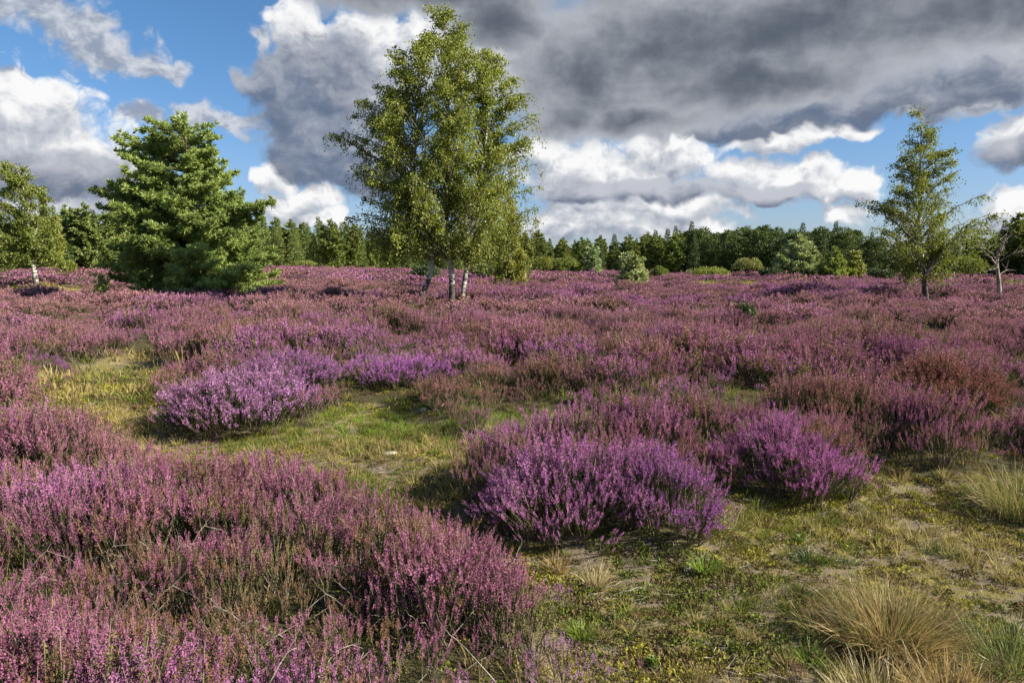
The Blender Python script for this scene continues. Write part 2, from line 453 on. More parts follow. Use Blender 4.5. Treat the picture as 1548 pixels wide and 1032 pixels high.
# ------------------------------------------------------------------ materials
M = {}
M['floret'] = mat_tint('heather_flower', trans=0.30)
M['hgreen'] = mat_leaf('heather_leaf', (0.030, 0.045, 0.014), (0.085, 0.105, 0.03), 0.25, 0.0)
M['hstem'] = mat_bark('heather_stem', (0.10, 0.07, 0.045), (0.22, 0.16, 0.11), 40)
M['blade'] = mat_tint('grass_blade', trans=0.35, dull=(0.6, 0.62, 0.55))
M['moss'] = mat_tint('moss', trans=0.2, dull=(0.6, 0.6, 0.55))
M['twig'] = mat_bark('bleached_twig', (0.10, 0.08, 0.06), (0.30, 0.26, 0.22), 30)
M['birchbark'] = mat_birch_bark('birch_bark')
M['birchbark_dark'] = mat_birch_bark('dark_footed_birch_bark', 0.30, 2.6, 0.50)
M['pinebark'] = mat_bark('pine_bark', (0.06, 0.04, 0.03), (0.19, 0.11, 0.07), 5)
M['bark'] = mat_bark('dark_bark', (0.035, 0.028, 0.022), (0.10, 0.08, 0.06), 5)
M['deadbark'] = mat_bark('bleached_bark', (0.07, 0.05, 0.04), (0.36, 0.29, 0.24), 9, (1, 1, 0.5))
M['birchleaf'] = mat_leaf('birch_leaf', (0.08, 0.125, 0.014), (0.33, 0.37, 0.055), 0.45, 0.025)
M['birchleaf_dark'] = mat_leaf('birch_leaf_dull', (0.08, 0.115, 0.016), (0.30, 0.32, 0.052), 0.42, 0.025)
M['birchleaf_pale'] = mat_leaf('birch_leaf_yellowing', (0.13, 0.15, 0.018), (0.38, 0.36, 0.055), 0.42, 0.03)
M['needle'] = mat_leaf('pine_needle', (0.108, 0.155, 0.034), (0.49, 0.545, 0.16), 0.25, 0.02, 0.4)
M['needle_grey'] = mat_leaf('pale_pine_needle', (0.16, 0.21, 0.085), (0.46, 0.52, 0.25), 0.25, 0.03)
M['needle_dark'] = mat_leaf('spruce_needle', (0.04, 0.068, 0.024), (0.14, 0.18, 0.062), 0.2, 0.02)
M['needle_mid'] = mat_leaf('forest_pine_needle', (0.075, 0.11, 0.026), (0.26, 0.30, 0.085), 0.25, 0.02)
M['oakleaf'] = mat_leaf('broad_leaf', (0.032, 0.055, 0.015), (0.115, 0.155, 0.040), 0.25, 0.02)
M['shrubleaf'] = mat_leaf('shrub_leaf', (0.10, 0.13, 0.025), (0.30, 0.33, 0.07), 0.3, 0.02)
M['shrub_pale'] = mat_leaf('pale_shrub_leaf', (0.16, 0.17, 0.06), (0.38, 0.38, 0.13), 0.3, 0.02)
M['juniper'] = mat_leaf('juniper_needle', (0.035, 0.06, 0.025), (0.12, 0.16, 0.06), 0.2, 0.02)

# ------------------------------------------------------------------ ground
def mat_ground():
    m, nb, out = newmat('heath_ground')
    tc = nb.new('ShaderNodeNewGeometry').outputs['Position']
    p = nb.attr('path')
    n0 = nb.noise(tc, 0.9, 4, 0.6); n1 = nb.noise(tc, 4.5, 5, 0.65); n2 = nb.noise(tc, 28, 4, 0.7); n3 = nb.noise(nb.v('MULTIPLY', tc, (1, 1, 1)), 130, 3, 0.7)
    moss = nb.mix(nb.ramp(n2, 0.3, 0.7), (0.08, 0.072, 0.016), (0.26, 0.215, 0.055))
    earth = nb.mix(nb.ramp(n3, 0.3, 0.7), (0.075, 0.055, 0.035), (0.27, 0.215, 0.15))
    straw = nb.mix(nb.ramp(n2, 0.3, 0.7), (0.17, 0.13, 0.065), (0.34, 0.27, 0.14))
    c = nb.mix(nb.ramp(n1, 0.36, 0.56), moss, earth)
    c = nb.mix(nb.ramp(n0, 0.52, 0.68), c, straw)
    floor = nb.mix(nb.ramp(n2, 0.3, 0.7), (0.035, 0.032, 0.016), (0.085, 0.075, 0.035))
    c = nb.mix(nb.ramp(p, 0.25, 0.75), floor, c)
    far = nb.attr('far')
    fc = nb.mix(nb.ramp(n0, 0.35, 0.65), (0.30, 0.25, 0.08), (0.18, 0.19, 0.05))
    c = nb.mix(far, c, fc)
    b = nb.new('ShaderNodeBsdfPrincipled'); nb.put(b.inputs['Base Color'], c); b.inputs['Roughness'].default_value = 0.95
    b.inputs['Specular IOR Level'].default_value = 0.1
    bp = nb.new('ShaderNodeBump'); bp.inputs['Strength'].default_value = 0.8; bp.inputs['Distance'].default_value = 0.03
    nb.l.new(nb.m('ADD', nb.m('MULTIPLY', n2, 0.8), nb.m('MULTIPLY', n3, 0.4)), bp.inputs['Height']); nb.l.new(bp.outputs[0], b.inputs['Normal'])
    nb.l.new(b.outputs[0], out.inputs[0]); return m

def build_ground():
    def axis(n, a, lim):
        t = np.linspace(-1, 1, n); k = math.asinh(lim/a); return a*np.sinh(t*k)
    xs = axis(520, 2.2, 2600); ys = axis(520, 2.2, 2600) + 5.0
    X, Y = np.meshgrid(xs, ys); Z = height(X, Y)
    n, m_ = X.shape
    V = np.stack([X, Y, Z], -1).reshape(-1, 3)
    idx = np.arange(n*m_).reshape(n, m_)
    F = np.stack([idx[:-1, :-1], idx[:-1, 1:], idx[1:, 1:], idx[1:, :-1]], -1).reshape(-1, 4)
    mb = MB(); mb.add(V, F)
    o = mb.build('ground', mat_ground(), smooth=True)
    a = o.data.attributes.new('path', 'FLOAT', 'POINT'); a.data.foreach_set('value', pathness(X, Y).ravel().astype(np.float32))
    a = o.data.attributes.new('far', 'FLOAT', 'POINT'); a.data.foreach_set('value', sstep(70, 95, Y).ravel().astype(np.float32))
    tag(o, 'uneven sandy and mossy heath ground running back to the woods', 'ground', kind='structure')
build_ground()

# ------------------------------------------------------------------ heather plants
def spike(mb, b, d, L, nf, fs, wid, green_frac=0.3, ng=None):
    """one flower spike: florets round a thin stalk, leafy below"""
    b = np.asarray(b); d = nrm(np.asarray(d, float))
    bend = randdir(1)[0]*0.12*L
    t = np.sort(rng.random(nf))*(1-green_frac)+green_frac
    ctr = b + d*(t*L)[:, None] + bend*(t*t)[:, None]
    out = randdir(nf); out -= d*(out@d)[:, None]; out = nrm(out)
    taper = np.where(t > 0.8, 1-(t-0.8)/0.2*0.65, 1.0)
    P = ctr + out*(wid*taper*rng.uniform(0.3, 1.0, nf))[:, None]
    ax = nrm(out*0.9 + d*0.7 + randdir(nf)*0.5)
    vals = np.clip(rng.normal(0.5, 0.22, nf) + 0.15*(t-0.6), 0, 1)
    leaves(mb, P, ax, fs*rng.uniform(0.75, 1.25, nf)*taper, 0.85, 0, vals)
    ng = max(2, nf//3) if ng is None else ng
    t = rng.random(ng)*(green_frac+0.15)
    ctr = b + d*(t*L)[:, None]; out = nrm(randdir(ng)+d*0.8)
    leaves(mb, ctr, out, fs*1.25*rng.uniform(0.7, 1.3, ng), 0.5, 1)

def heather_sprig(nsp, nf, fs, wid, stem_w=0.0022, spread=0.10, h=(0.20, 0.30), L=(0.09, 0.16)):
    mb = MB(); P = []
    for k in range(nsp):
        a = rng.random()*2*PI; r = spread*math.sqrt(rng.random())
        hh = rng.uniform(*h); ll = rng.uniform(*L)
        top = np.array([math.cos(a)*r, math.sin(a)*r, hh - r*0.25])
        d = np.array([math.cos(a)*r*2.2, math.sin(a)*r*2.2, 1.0]) + rng.normal(size=3)*0.10
        mid = top*np.array([0.45, 0.45, 0.5])
        P.append([np.zeros(3), mid, top, top+nrm(d)*ll*0.9])
        spike(mb, top-nrm(d)*ll*0.15, d, ll, nf, fs, wid)
        n = nf//3+2
        t = rng.random(n)[:, None]; pts = mid*(1-t)+top*t
        leaves(mb, pts, nrm(randdir(n)+np.array([0, 0, .7])), fs*1.4*rng.uniform(.7, 1.3, n), 0.45, 1)
    P = np.array(P); Wd = np.tile(np.array([1.3, 1.0, 0.7, 0.3])*stem_w, (nsp, 1))
    strips(mb, P, Wd, 2, 0.4)
    return mb
HM = [M['floret'], M['hgreen'], M['hstem']]

def proto(mb, name, mats): return mb.build(name, mats, link=False)

HI = [proto(heather_sprig(10, 62, 0.0072, 0.0052), 'heather_sprig', HM) for _ in range(6)]
MID = [proto(heather_sprig(14, 26, 0.013, 0.010, 0.003, 0.17, (0.20, 0.31), (0.10, 0.17)), 'heather_bunch', HM) for _ in range(5)]
FAR = [proto(heather_sprig(24, 12, 0.029, 0.018, 0.006, 0.32, (0.19, 0.32), (0.10, 0.18)), 'heather_bush', HM) for _ in range(5)]
VFAR = [proto(heather_sprig(38, 6, 0.075, 0.05, 0.01, 0.8, (0.18, 0.34), (0.10, 0.20)), 'heather_patch', HM) for _ in range(4)]

def scatter(name, pos, rot, scl, idx, tint, protos, mats):
    """ONE object of growing stuff: a point per plant, grown by geometry nodes"""
    me = bpy.data.meshes.new(name); n = len(pos)
    me.vertices.add(n); me.vertices.foreach_set('co', np.asarray(pos, np.float32).ravel())
    a = me.attributes.new('rot', 'FLOAT_VECTOR', 'POINT'); a.data.foreach_set('vector', np.asarray(rot, np.float32).ravel())
    a = me.attributes.new('scl', 'FLOAT_VECTOR', 'POINT'); a.data.foreach_set('vector', np.asarray(scl, np.float32).ravel())
    a = me.attributes.new('idx', 'INT', 'POINT'); a.data.foreach_set('value', np.asarray(idx, np.int32))
    a = me.attributes.new('tint', 'FLOAT_COLOR', 'POINT'); a.data.foreach_set('color', np.concatenate([tint, np.ones((n, 1))], 1).astype(np.float32).ravel())
    for m in mats: me.materials.append(m)
    o = bpy.data.objects.new(name, me); C.objects.link(o)
    ng = bpy.data.node_groups.new(name+'_growth', 'GeometryNodeTree')
    ng.interface.new_socket('Geometry', in_out='INPUT', socket_type='NodeSocketGeometry')
    ng.interface.new_socket('Geometry', in_out='OUTPUT', socket_type='NodeSocketGeometry')
    gi = ng.nodes.new('NodeGroupInput'); go = ng.nodes.new('NodeGroupOutput'); lk = ng.links.new
    mp = ng.nodes.new('GeometryNodeMeshToPoints'); lk(gi.outputs[0], mp.inputs[0])
    def na(nm, typ):
        k = ng.nodes.new('GeometryNodeInputNamedAttribute'); k.data_type = typ; k.inputs[0].default_value = nm; return k.outputs[0]
    r = na('rot', 'FLOAT_VECTOR'); s = na('scl', 'FLOAT_VECTOR'); ix = na('idx', 'INT')
    e2r = ng.nodes.new('FunctionNodeEulerToRotation'); lk(r, e2r.inputs[0])
    jn = ng.nodes.new('GeometryNodeJoinGeometry')
    for k, po in enumerate(protos):
        cmp_ = ng.nodes.new('FunctionNodeCompare'); cmp_.data_type = 'INT'; cmp_.operation = 'EQUAL'
        lk(ix, cmp_.inputs[2]); cmp_.inputs[3].default_value = k
        oi = ng.nodes.new('GeometryNodeObjectInfo'); oi.inputs[0].default_value = po; oi.inputs['As Instance'].default_value = False
        ip = ng.nodes.new('GeometryNodeInstanceOnPoints')
        lk(mp.outputs[0], ip.inputs['Points']); lk(cmp_.outputs[0], ip.inputs['Selection']); lk(oi.outputs['Geometry'], ip.inputs['Instance'])
        lk(e2r.outputs[0], ip.inputs['Rotation']); lk(s, ip.inputs['Scale'])
        lk(ip.outputs[0], jn.inputs[0])
    lk(jn.outputs[0], go.inputs[0])
    md = o.modifiers.new('growth', 'NODES'); md.node_group = ng
    return o

# distinct heather shrubs: (name-free) centre px on the ground, half width, half depth, height, tint, label
VIV = (0.42, 0.165, 0.37); LIL = (0.43, 0.20, 0.41); PINK = (0.335, 0.128, 0.215); BROWN = (0.26, 0.13, 0.095); DUSK = (0.33, 0.16, 0.24); MAG = (0.42, 0.145, 0.36)
CLUMPS = [
    ((360, 638), 0.80, 0.50, 0.52, LIL, 'pale lilac heather bush at the left, on the near side of the mossy path'),
    ((440, 585), 0.62, 0.50, 0.44, (0.36,0.155,0.35), 'purple heather bush rising just behind the pale lilac one'),
    ((600, 585), 0.74, 0.46, 0.38, (0.36,0.125,0.36), 'deep violet heather bush at the head of the dark mossy hollow'),
    ((66, 566), 0.48, 0.30, 0.24, (0.33,0.12,0.33), 'small low purple heather bush at the left picture edge beyond the path'),
    ((870, 785), 0.66, 0.48, 0.38, VIV, 'large bright purple heather bush in the centre, beside the bare ground'),
    ((1012, 812), 0.28, 0.34, 0.36, (0.36,0.13,0.36), 'loose sprawling heather bush on the right flank of the large central one'),
    ((1200, 735), 0.48, 0.40, 0.42, MAG, 'magenta heather bush leaning over the bare ground on the right'),
    ((862, 1052), 0.20, 0.12, 0.20, (0.40, 0.22, 0.38), 'few pale lilac heather sprigs at the bottom edge right of the front heather mass'),
    ((1420, 618), 0.95, 0.62, 0.46, (0.24,0.10,0.085), 'rust brown heather bush with faded flowers among pink heather at right'),
    ((1395, 560), 0.85, 0.55, 0.40, (0.27,0.10,0.19), 'dark plum heather bush just behind the rust brown one'),
]
def clump_inside(x, y, grow=0.85):
    r = np.zeros(np.shape(x), bool)
    for c in CL: r |= ((x-c[0])/(c[2]*grow))**2 + ((y-c[1])/(c[3]*grow))**2 < 1
    return r
CL = []
SP_HI = [heather_sprig(10, 46, 0.0082, 0.0058) for _ in range(4)]
SP_LO = [heather_sprig(9, 26, 0.0115, 0.008) for _ in range(4)]
def build_clumps():
    for (px, a, b, h, tint, label) in CLUMPS:
        g = groundpt(*px); CL.append((g[0], g[1], a, b))
        d = math.hypot(g[0], g[1])
        n = int(a*b*PI*(165 if d < 7 else 115))
        r = np.sqrt(rng.random(n)); ph = rng.random(n)*2*PI
        lump = 0.76+0.42*vnoise(np.cos(ph)*2.1+g[0], np.sin(ph)*2.1+g[1], 5)+0.12*rng.random(n)**3
        x = np.cos(ph)*r*a*lump; y = np.sin(ph)*r*b*lump
        sc = h/0.36*(1.06-0.30*r**2)*rng.uniform(0.72, 1.16, n)*(0.62+0.76*fbm(x*3.4+g[0], y*3.4, 8, 2))
        lean = r**1.5*0.55 + np.abs(rng.normal(0, 0.10, n)); ld = np.arctan2(y/b, x/a)+rng.normal(0, 0.35, n)
        z = height(x+g[0], y+g[1])-g[2]+0.04*(1-r*r)
        mb = MB(); arrs = SP_HI if d < 7 else SP_LO
        which = rng.integers(0, len(arrs), n)
        Mx = lean_mats(rng.random(n)*2*PI, lean, ld, sc); tr = np.stack([x*0.86, y*0.86, z], -1)
        vs = rng.normal(0, 0.13, n) + (fbm(x*2.5+g[0], y*2.5, 9, 2)-0.5)*0.5
        for k, q in enumerate(arrs):
            s_ = which == k
            mb.add_mb(q.arrays(), Mx[s_], tr[s_], vs[s_])
        o = mb.build('heather_bush', HM); o.location = g; o['tint'] = tint
        tag(o, label, 'heather bush', 'separate heather bushes round the path')
build_clumps()

def heath_tint(x, y):
    """flower colour of the heather that grows at x, y"""
    n = len(x)
    d = np.hypot(x, y)
    a = fbm(x*0.45, y*0.45, 31, 3); b = fbm(x*0.9+7, y*0.9, 37, 3); c = fbm(x*0.13, y*0.13, 41, 2)
    far = sstep(8, 26, d)[:, None]
    near_c = np.array(PINK)*np.ones((n, 1)); viv = np.array((0.41, 0.16, 0.35)); br = np.array(BROWN); dusk = np.array(DUSK)
    t = near_c
    t = t + (viv-t)*sstep(0.50, 0.66, a)[:, None]*0.9
    t = t + (br-t)*sstep(0.52, 0.66, b)[:, None]*0.7
    fc = np.array((0.36, 0.155, 0.245)); f = fc + (np.array((0.355, 0.135, 0.31))-fc)*sstep(0.45, 0.62, a)[:, None]*0.75
    f = f + (np.array((0.30, 0.185, 0.135))-f)*sstep(0.54, 0.68, b)[:, None]*0.45
    f = f + (np.array((0.34, 0.18, 0.16))-f)*sstep(0.45, 0.65, c)[:, None]*0.5
    t = t*(1-far)+f*far
    pc = at(520, 540, 0.2); w = np.exp(-(((x-pc[0])/2.0)**2+((y-pc[1])/1.1)**2))[:, None]
    t = t+(np.array([[0.38, 0.15, 0.35]])-t)*np.clip(w*1.2, 0, 0.9)
    # lilac along the middle of the nearer slope, browner at the lower left corner
    q = rng.random((n, 1)); g = fbm(x*1.9+3, y*1.9, 47, 2)[:, None]
    t = np.where(q < (0.10+0.5*sstep(0.55, 0.7, g))*(1-0.5*far), np.array([[0.24, 0.135, 0.085]])*(1-far)+np.array([[0.33, 0.17, 0.15]])*far, t)          # flowers already gone brown
    t = np.where((q > 0.93) & (far < 0.7), np.array([[0.17, 0.155, 0.06]]), t)           # shoots that did not flower
    return t*rng.uniform(0.72, 1.22, (n, 1))

def rand_field(r0, r1, dens, half=0.80, seed=0):
    """uniform random points in a sector"""
    A = half*(r1*r1-r0*r0); n = int(A*dens)
    r = np.sqrt(rng.random(n)*(r1*r1-r0*r0)+r0*r0); th = (rng.random(n)*2-1)*half
    return r*np.sin(th), r*np.cos(th)

D1_ = 29.0
def build_heather():
    P, R, Sc, I, Tn = [], [], [], [], []
    base = 0
    for (r0, r1, dens, pr, half, s0, floor) in ((1.6, 4.2, 130, HI, 1.0, 0.98, 0), (4.2, 8.5, 95, HI, 0.75, 1.02, 0), (8.5, 21, 36, MID, 0.72, 0.98, 0),
                                         (21, 52, 8.0, FAR, 0.70, 0.95, 0), (52, 125, 1.3, VFAR, 0.70, 1.0, 0)):
        x, y = rand_field(r0, r1, dens, half)
        p = pathness(x, y)
        gaps = fbm(x*1.1+20, y*1.1, 61, 3)                     # open places inside the stand
        seedling = (rng.random(len(x)) < 0.022) & (p > 0.5)
        keep = ((p < 0.25+0.4*rng.random(len(x))) | seedling) & ~clump_inside(x, y, 1.02)
        nr0 = 1-sstep(4.5, 8.0, np.hypot(x, y)); gaps = gaps+0.10*nr0
        keep &= rng.random(len(x)) < 0.55+0.45*sstep(0.33, 0.44, gaps)
        if r1 > 60: keep &= (y < 118)
        x = x[keep]; y = y[keep]; n = len(x)
        gaps = gaps[keep]; hum = fbm(x*0.9, y*0.9, 71, 3); hum2 = fbm(x*0.33, y*0.33, 73, 2)
        nr = 1-sstep(4.0, 9.0, np.hypot(x, y)); sc = s0*((0.40+1.2*sstep(0.25, 0.75, hum))*(1-nr)+(0.70+0.55*hum)*nr)*((0.72+0.56*hum2)*(1-nr)+(0.9+0.2*hum2)*nr)*rng.uniform(0.8, 1.2, n)*(0.55+0.45*sstep(0.34, 0.46, gaps))
        foot = np.min([np.hypot((x-a_)/w_, (y-b_)/w_) for a_, b_, w_ in ((col(690, D1_)-0.3, D1_-0.5, 2.2), (col(1403, 31.0), 30.6, 1.2))], axis=0)
        sc *= 1-0.62*(1-sstep(0.5, 1.0, foot))              # grazed short round the birch trunks
        sc = np.where(seedling[keep], sc*0.5, sc)
        edge = _samp(_m2, x, y, 0.0); sc *= 1-0.25*edge
        # the stand is short and thin where it is trodden at the lower left
        sc *= 1-0.10*np.exp(-(((x+1.9)/1.2)**2+((y-3.6)/0.5)**2))
        P.append(np.stack([x, y, height(x, y)-0.015], -1))
        R.append(np.stack([rng.normal(0, 0.16, n), rng.normal(0, 0.16, n), rng.random(n)*2*PI], -1))
        Sc.append(np.stack([sc*rng.uniform(0.9, 1.15, n), sc*rng.uniform(0.9, 1.15, n), sc], -1))
        I.append(base + rng.integers(0, len(pr), n)); base += len(pr)
        Tn.append(heath_tint(x, y))
        if pr is HI and r0 > 4: pass
    protos = HI + HI + MID + FAR + VFAR
    print('heather', [len(q) for q in P])
    o = scatter('heather', np.concatenate(P), np.concatenate(R), np.concatenate(Sc), np.concatenate(I), np.concatenate(Tn), protos, HM)
    tag(o, 'flowering pink and purple heather covering the whole heath', 'heather', kind='stuff')
build_heather()

# ------------------------------------------------------------------ ground cover on the open ground
def moss_tuft(n, size, h):
    mb = MB(); ph = rng.random(n)*2*PI; r = np.sqrt(rng.random(n))*size
    P = np.stack([np.cos(ph)*r, np.sin(ph)*r, h*(1-(r/size)**2)*rng.uniform(0.3, 1, n)], -1)
    leaves(mb, P, nrm(randdir(n)+np.array([0, 0, 0.6])), 0.016*rng.uniform(0.6, 1.3, n), 0.6)
    return mb
def grass_tuft(n, L, spread, w=0.0016, droop=0.5, lean=0.5):
    mb = MB(); k = 5
    ph = rng.random(n)*2*PI; r0 = np.sqrt(rng.random(n))*spread
    b = np.stack([np.cos(ph)*r0, np.sin(ph)*r0, np.zeros(n)], -1)
    ph2 = ph + rng.normal(0, 0.5, n); ln = lean*(0.25+0.9*r0/spread)+np.abs(rng.normal(0, 0.24, n))
    ll = L*rng.uniform(0.5, 1.1, n)
    t = np.linspace(0, 1, k)[None]
    dr = droop*np.where(rng.random(n) < 0.2, rng.uniform(1.4, 2.6, n), rng.uniform(0.4, 1.5, n)); ln = np.where(rng.random(n) < 0.12, rng.uniform(0.9, 1.5, n), ln)
    ang = ln[:, None]*(0.55+t*dr[:, None]*1.6)
    st = ll[:, None]/(k-1)
    dx = np.sin(ang)*st; dz = np.cos(ang)*st
    hx = np.concatenate([np.zeros((n, 1)), np.cumsum(dx[:, :-1], 1)], 1); hz = np.concatenate([np.zeros((n, 1)), np.cumsum(dz[:, :-1], 1)], 1)
    P = b[:, None]+np.stack([hx*np.cos(ph2)[:, None], hx*np.sin(ph2)[:, None], hz], -1)
    Wd = w*np.array([1.0, 1.0, 0.85, 0.6, 0.15])[None]*rng.uniform(0.7, 1.3, (n, 1))
    strips(mb, P, Wd, 0, rng.random(n)); return mb
def twig_bit(n=3):
    mb = MB()
    for _ in range(n):
        a = rng.random()*2*PI; L = rng.uniform(0.05, 0.16); k = 5
        t = np.linspace(-0.5, 0.5, k); d = np.array([math.cos(a), math.sin(a), 0])
        P = d*t[:, None]*L + rng.normal(0, 0.006, (k, 3)) + np.array([*rng.normal(0, .04, 2), 0.012])
        tube(mb, P, np.full(k, 0.0012), 3)
    return mb
MOSS = [proto(moss_tuft(46, 0.05, 0.022), 'moss_cushion', [M['moss']]) for _ in range(4)]
GRS = [proto(grass_tuft(26, 0.085, 0.035, 0.0014), 'grass_wisp', [M['blade']]) for _ in range(4)]
GRSF = [proto(grass_tuft(14, 0.16, 0.08, 0.006), 'grass_bunch', [M['blade']]) for _ in range(3)]
TWG = [proto(twig_bit(), 'twig_bit', [M['twig']]) for _ in range(3)]

def long_twig():
    mb = MB()
    for _ in range(2):
        a = rng.random()*6.28; L = rng.uniform(0.18, 0.34); k = 9; t = np.linspace(0, 1, k)
        d = np.array([math.cos(a), math.sin(a), 0]); sd = np.array([-d[1], d[0], 0]); bow = rng.normal(0, 0.07)
        P = d*(t*L)[:, None]+np.array([0, 0, 1])*(0.20*np.sin(t*2.4)*rng.uniform(0.5, 1.2))[:, None]+sd*(np.sin(t*5+a)*bow)[:, None]+rng.normal(0, 0.005, (k, 3))
        tube(mb, P, np.linspace(0.0026, 0.0012, k), 4)
        i = 5; q = np.linspace(0, 1, 5)[:, None]; e = nrm(P[i]-P[i-2]+sd*rng.normal(0, .02)+np.array([0, 0, .02]))
        tube(mb, P[i]+e*q*0.10+rng.normal(0, .004, (5, 3))*q, np.linspace(0.0016, 0.0009, 5), 4)
    return mb
TWG += [proto(long_twig(), 'twig_bit', [M['twig']]) for _ in range(4)]
def build_cover():
    out = {}
    # moss
    x, y = rand_field(1.8, 8.2, 520, 0.95); xf, yf = rand_field(8.2, 14, 150, 0.6); n8 = len(x); x = np.concatenate([x, xf]); y = np.concatenate([y, yf]); p = pathness(x, y); n1 = fbm(x*1.3, y*1.3, 101, 3); bare = fbm(x*2.6, y*2.6, 103, 3)
    k = ((p > 0.3) & (rng.random(len(x)) < sstep(0.36, 0.56, bare)*0.95+0.05)) | (rng.random(len(x)) < 0.22); x = x[k]; y = y[k]; n1 = n1[k]; n = len(x)
    t = np.where(rng.random((n, 1)) < sstep(0.35, 0.6, n1)[:, None], np.array([[0.27, 0.24, 0.045]]), np.array([[0.14, 0.16, 0.035]]))
    t = np.where(rng.random((n, 1)) < 0.42, np.array([[0.165, 0.12, 0.06]]), t)*rng.uniform(0.55, 1.25, (n, 1))
    s = rng.uniform(0.55, 1.3, n)*(1+0.8*sstep(8, 12, np.hypot(x, y)))
    z = np.zeros(n)
    o = scatter('moss', np.stack([x, y, height(x, y)-0.004], -1), np.stack([z, z, rng.random(n)*6.28], -1), np.stack([s, s, s], -1), rng.integers(0, 4, n), t, MOSS, [M['moss']])
    tag(o, 'yellow green moss cushions on the open ground', 'moss', kind='stuff')
    # short grass
    X, Y, Sx, Ii, Tt = [], [], [], [], []
    for (r0, r1, dens, half, base, sc) in ((1.8, 5.2, 85, 0.95, 0, 0.85), (5.2, 11, 105, 0.75, 0, 1.15), (11, 22, 24, 0.7, 4, 0.9), (22, 70, 7.0, 0.7, 4, 1.5)):
        x, y = rand_field(r0, r1, dens, half); p = pathness(x, y); q = fbm(x*0.9+5, y*0.9, 111, 3)
        inh = (p < 0.35) & (rng.random(len(x)) < (0.10 if r1 < 6 else 0.05 if r1 < 12 else 0.02 if r1 < 23 else 0.0))            # a little grass comes up through the heather
        k = ((p > 0.3) & (rng.random(len(x)) < 0.2+0.8*sstep(0.40, 0.58, q))) | inh
        x = x[k]; y = y[k]; q = q[k]; n = len(x)
        g = fbm(x*0.7, y*0.7, 117, 2)
        tt = np.where((rng.random(n) < sstep(0.46, 0.66, g))[:, None], np.array([[0.145, 0.16, 0.035]]), np.array([[0.33, 0.255, 0.105]]))
        wet = np.exp(-(((x+0.9)/1.6)**2+((y-8.6)/1.0)**2)) + np.exp(-(((x-1.0)/0.9)**2+((y-8.0)/0.7)**2))
        tt = np.where((rng.random(n) < wet*0.7)[:, None], np.array([[0.15, 0.215, 0.03]]), tt)
        far = sstep(22, 35, np.hypot(x, y))[:, None]; tt = tt*(1-far)+np.array([[0.30, 0.27, 0.075]])*far
        X.append(x); Y.append(y); Sx.append(sc*rng.uniform(0.6, 1.5, n)*np.where(pathness(x, y) < 0.3, 1.6, 1.0)); Ii.append(base+rng.integers(0, 4 if base == 0 else 3, n)); Tt.append(tt*rng.uniform(0.75, 1.25, (n, 1)))
    x = np.concatenate(X); y = np.concatenate(Y); s = np.concatenate(Sx); n = len(x)
    o = scatter('grass', np.stack([x, y, height(x, y)-0.005], -1), np.stack([rng.normal(0, .15, n), rng.normal(0, .15, n), rng.random(n)*6.28], -1),
                np.stack([s, s, s], -1), np.concatenate(Ii), np.concatenate(Tt), GRS+GRSF, [M['blade']])
    tag(o, 'short green and straw coloured grass along the path and open ground', 'grass', kind='stuff')
    # dead bits
    x, y = rand_field(1.8, 7.5, 26, 0.95); p = pathness(x, y); k = (p > 0.4) | (rng.random(len(x)) < 0.5); x = x[k]; y = y[k]; n = len(x)
    xl, yl = rand_field(1.9, 5.0, 7, 0.95); k = pathness(xl, yl) < 0.3; xl = xl[k]; yl = yl[k]; nl = len(xl)
    x = np.concatenate([x, xl]); y = np.concatenate([y, yl]); kind = np.concatenate([rng.integers(0, 3, n), rng.integers(3, 7, nl)]); n += nl
    s = np.where(kind < 3, rng.uniform(0.6, 1.7, n), rng.uniform(0.8, 1.2, n)); up = np.where(pathness(x, y) < 0.4, rng.uniform(0, 0.15, n), 0.0); up = np.where(kind < 3, up, 0.03); tl = np.where(kind > 2, 0.15, np.where(up > 0, 1.0, 0.05))
    o = scatter('litter', np.stack([x, y, height(x, y)+up], -1), np.stack([rng.normal(0, 1, n)*tl*0.6, rng.normal(0, 1, n)*tl*0.6, rng.random(n)*6.28], -1),
                np.stack([s, s, s], -1), kind, np.ones((n, 3))*0.3, TWG, [M['twig']])
    tag(o, 'dead heather twigs lying on the ground and among the stems', 'litter', kind='stuff')
build_cover()

# grass tussocks and other single plants of the open ground
def tussock(px, L, spread, n, parts, label, lean=0.55, w=0.0017, cat='grass tussock', group='grass tussocks on the open ground'):
    g = groundpt(*px); o = None
    root = MB()
    mats = []
    for k, (frac, tint) in enumerate(parts):
        q = grass_tuft(int(n*frac), L*(1.0 if k == 0 else rng.uniform(0.75, 1.0)), spread*(1.0 if k == 0 else rng.uniform(0.7, 1.1)), w, 0.55, lean)
        V, a, b = q.arrays()
        nm = 'tussock_blades_%02d' % len(bpy.data.materials)
        m, nb, out = newmat('grass_blade'); v = nb.attr('v')
        c = nb.mix(v, tuple(np.array(tint)*0.6), tuple(np.array(tint)*1.5)); leafy(nb, out, c, 0.35, 0.02); mats.append(m)
        root.V.append(V); root.F4.append((b[0]+root.n, np.full(len(b[0]), k, np.int32), b[2])); root.n += len(V)
    o = root.build('grass_tussock', mats); o.location = g - np.array([0, 0, 0.01])
    tag(o, label, cat, group); return o
TAN = (0.36, 0.25, 0.10); GRN = (0.12, 0.155, 0.04); OLV = (0.21, 0.20, 0.06); PALE = (0.42, 0.34, 0.17); DGR = (0.07, 0.11, 0.03); FRESH = (0.16, 0.23, 0.03)
tussock((1345, 975), 0.33, 0.23, 2600, ((0.5, TAN), (0.22, OLV), (0.13, DGR), (0.15, (0.22, 0.15, 0.08))), 'big rounded tan grass tussock on the bare ground at lower right', 0.72, 0.0014)
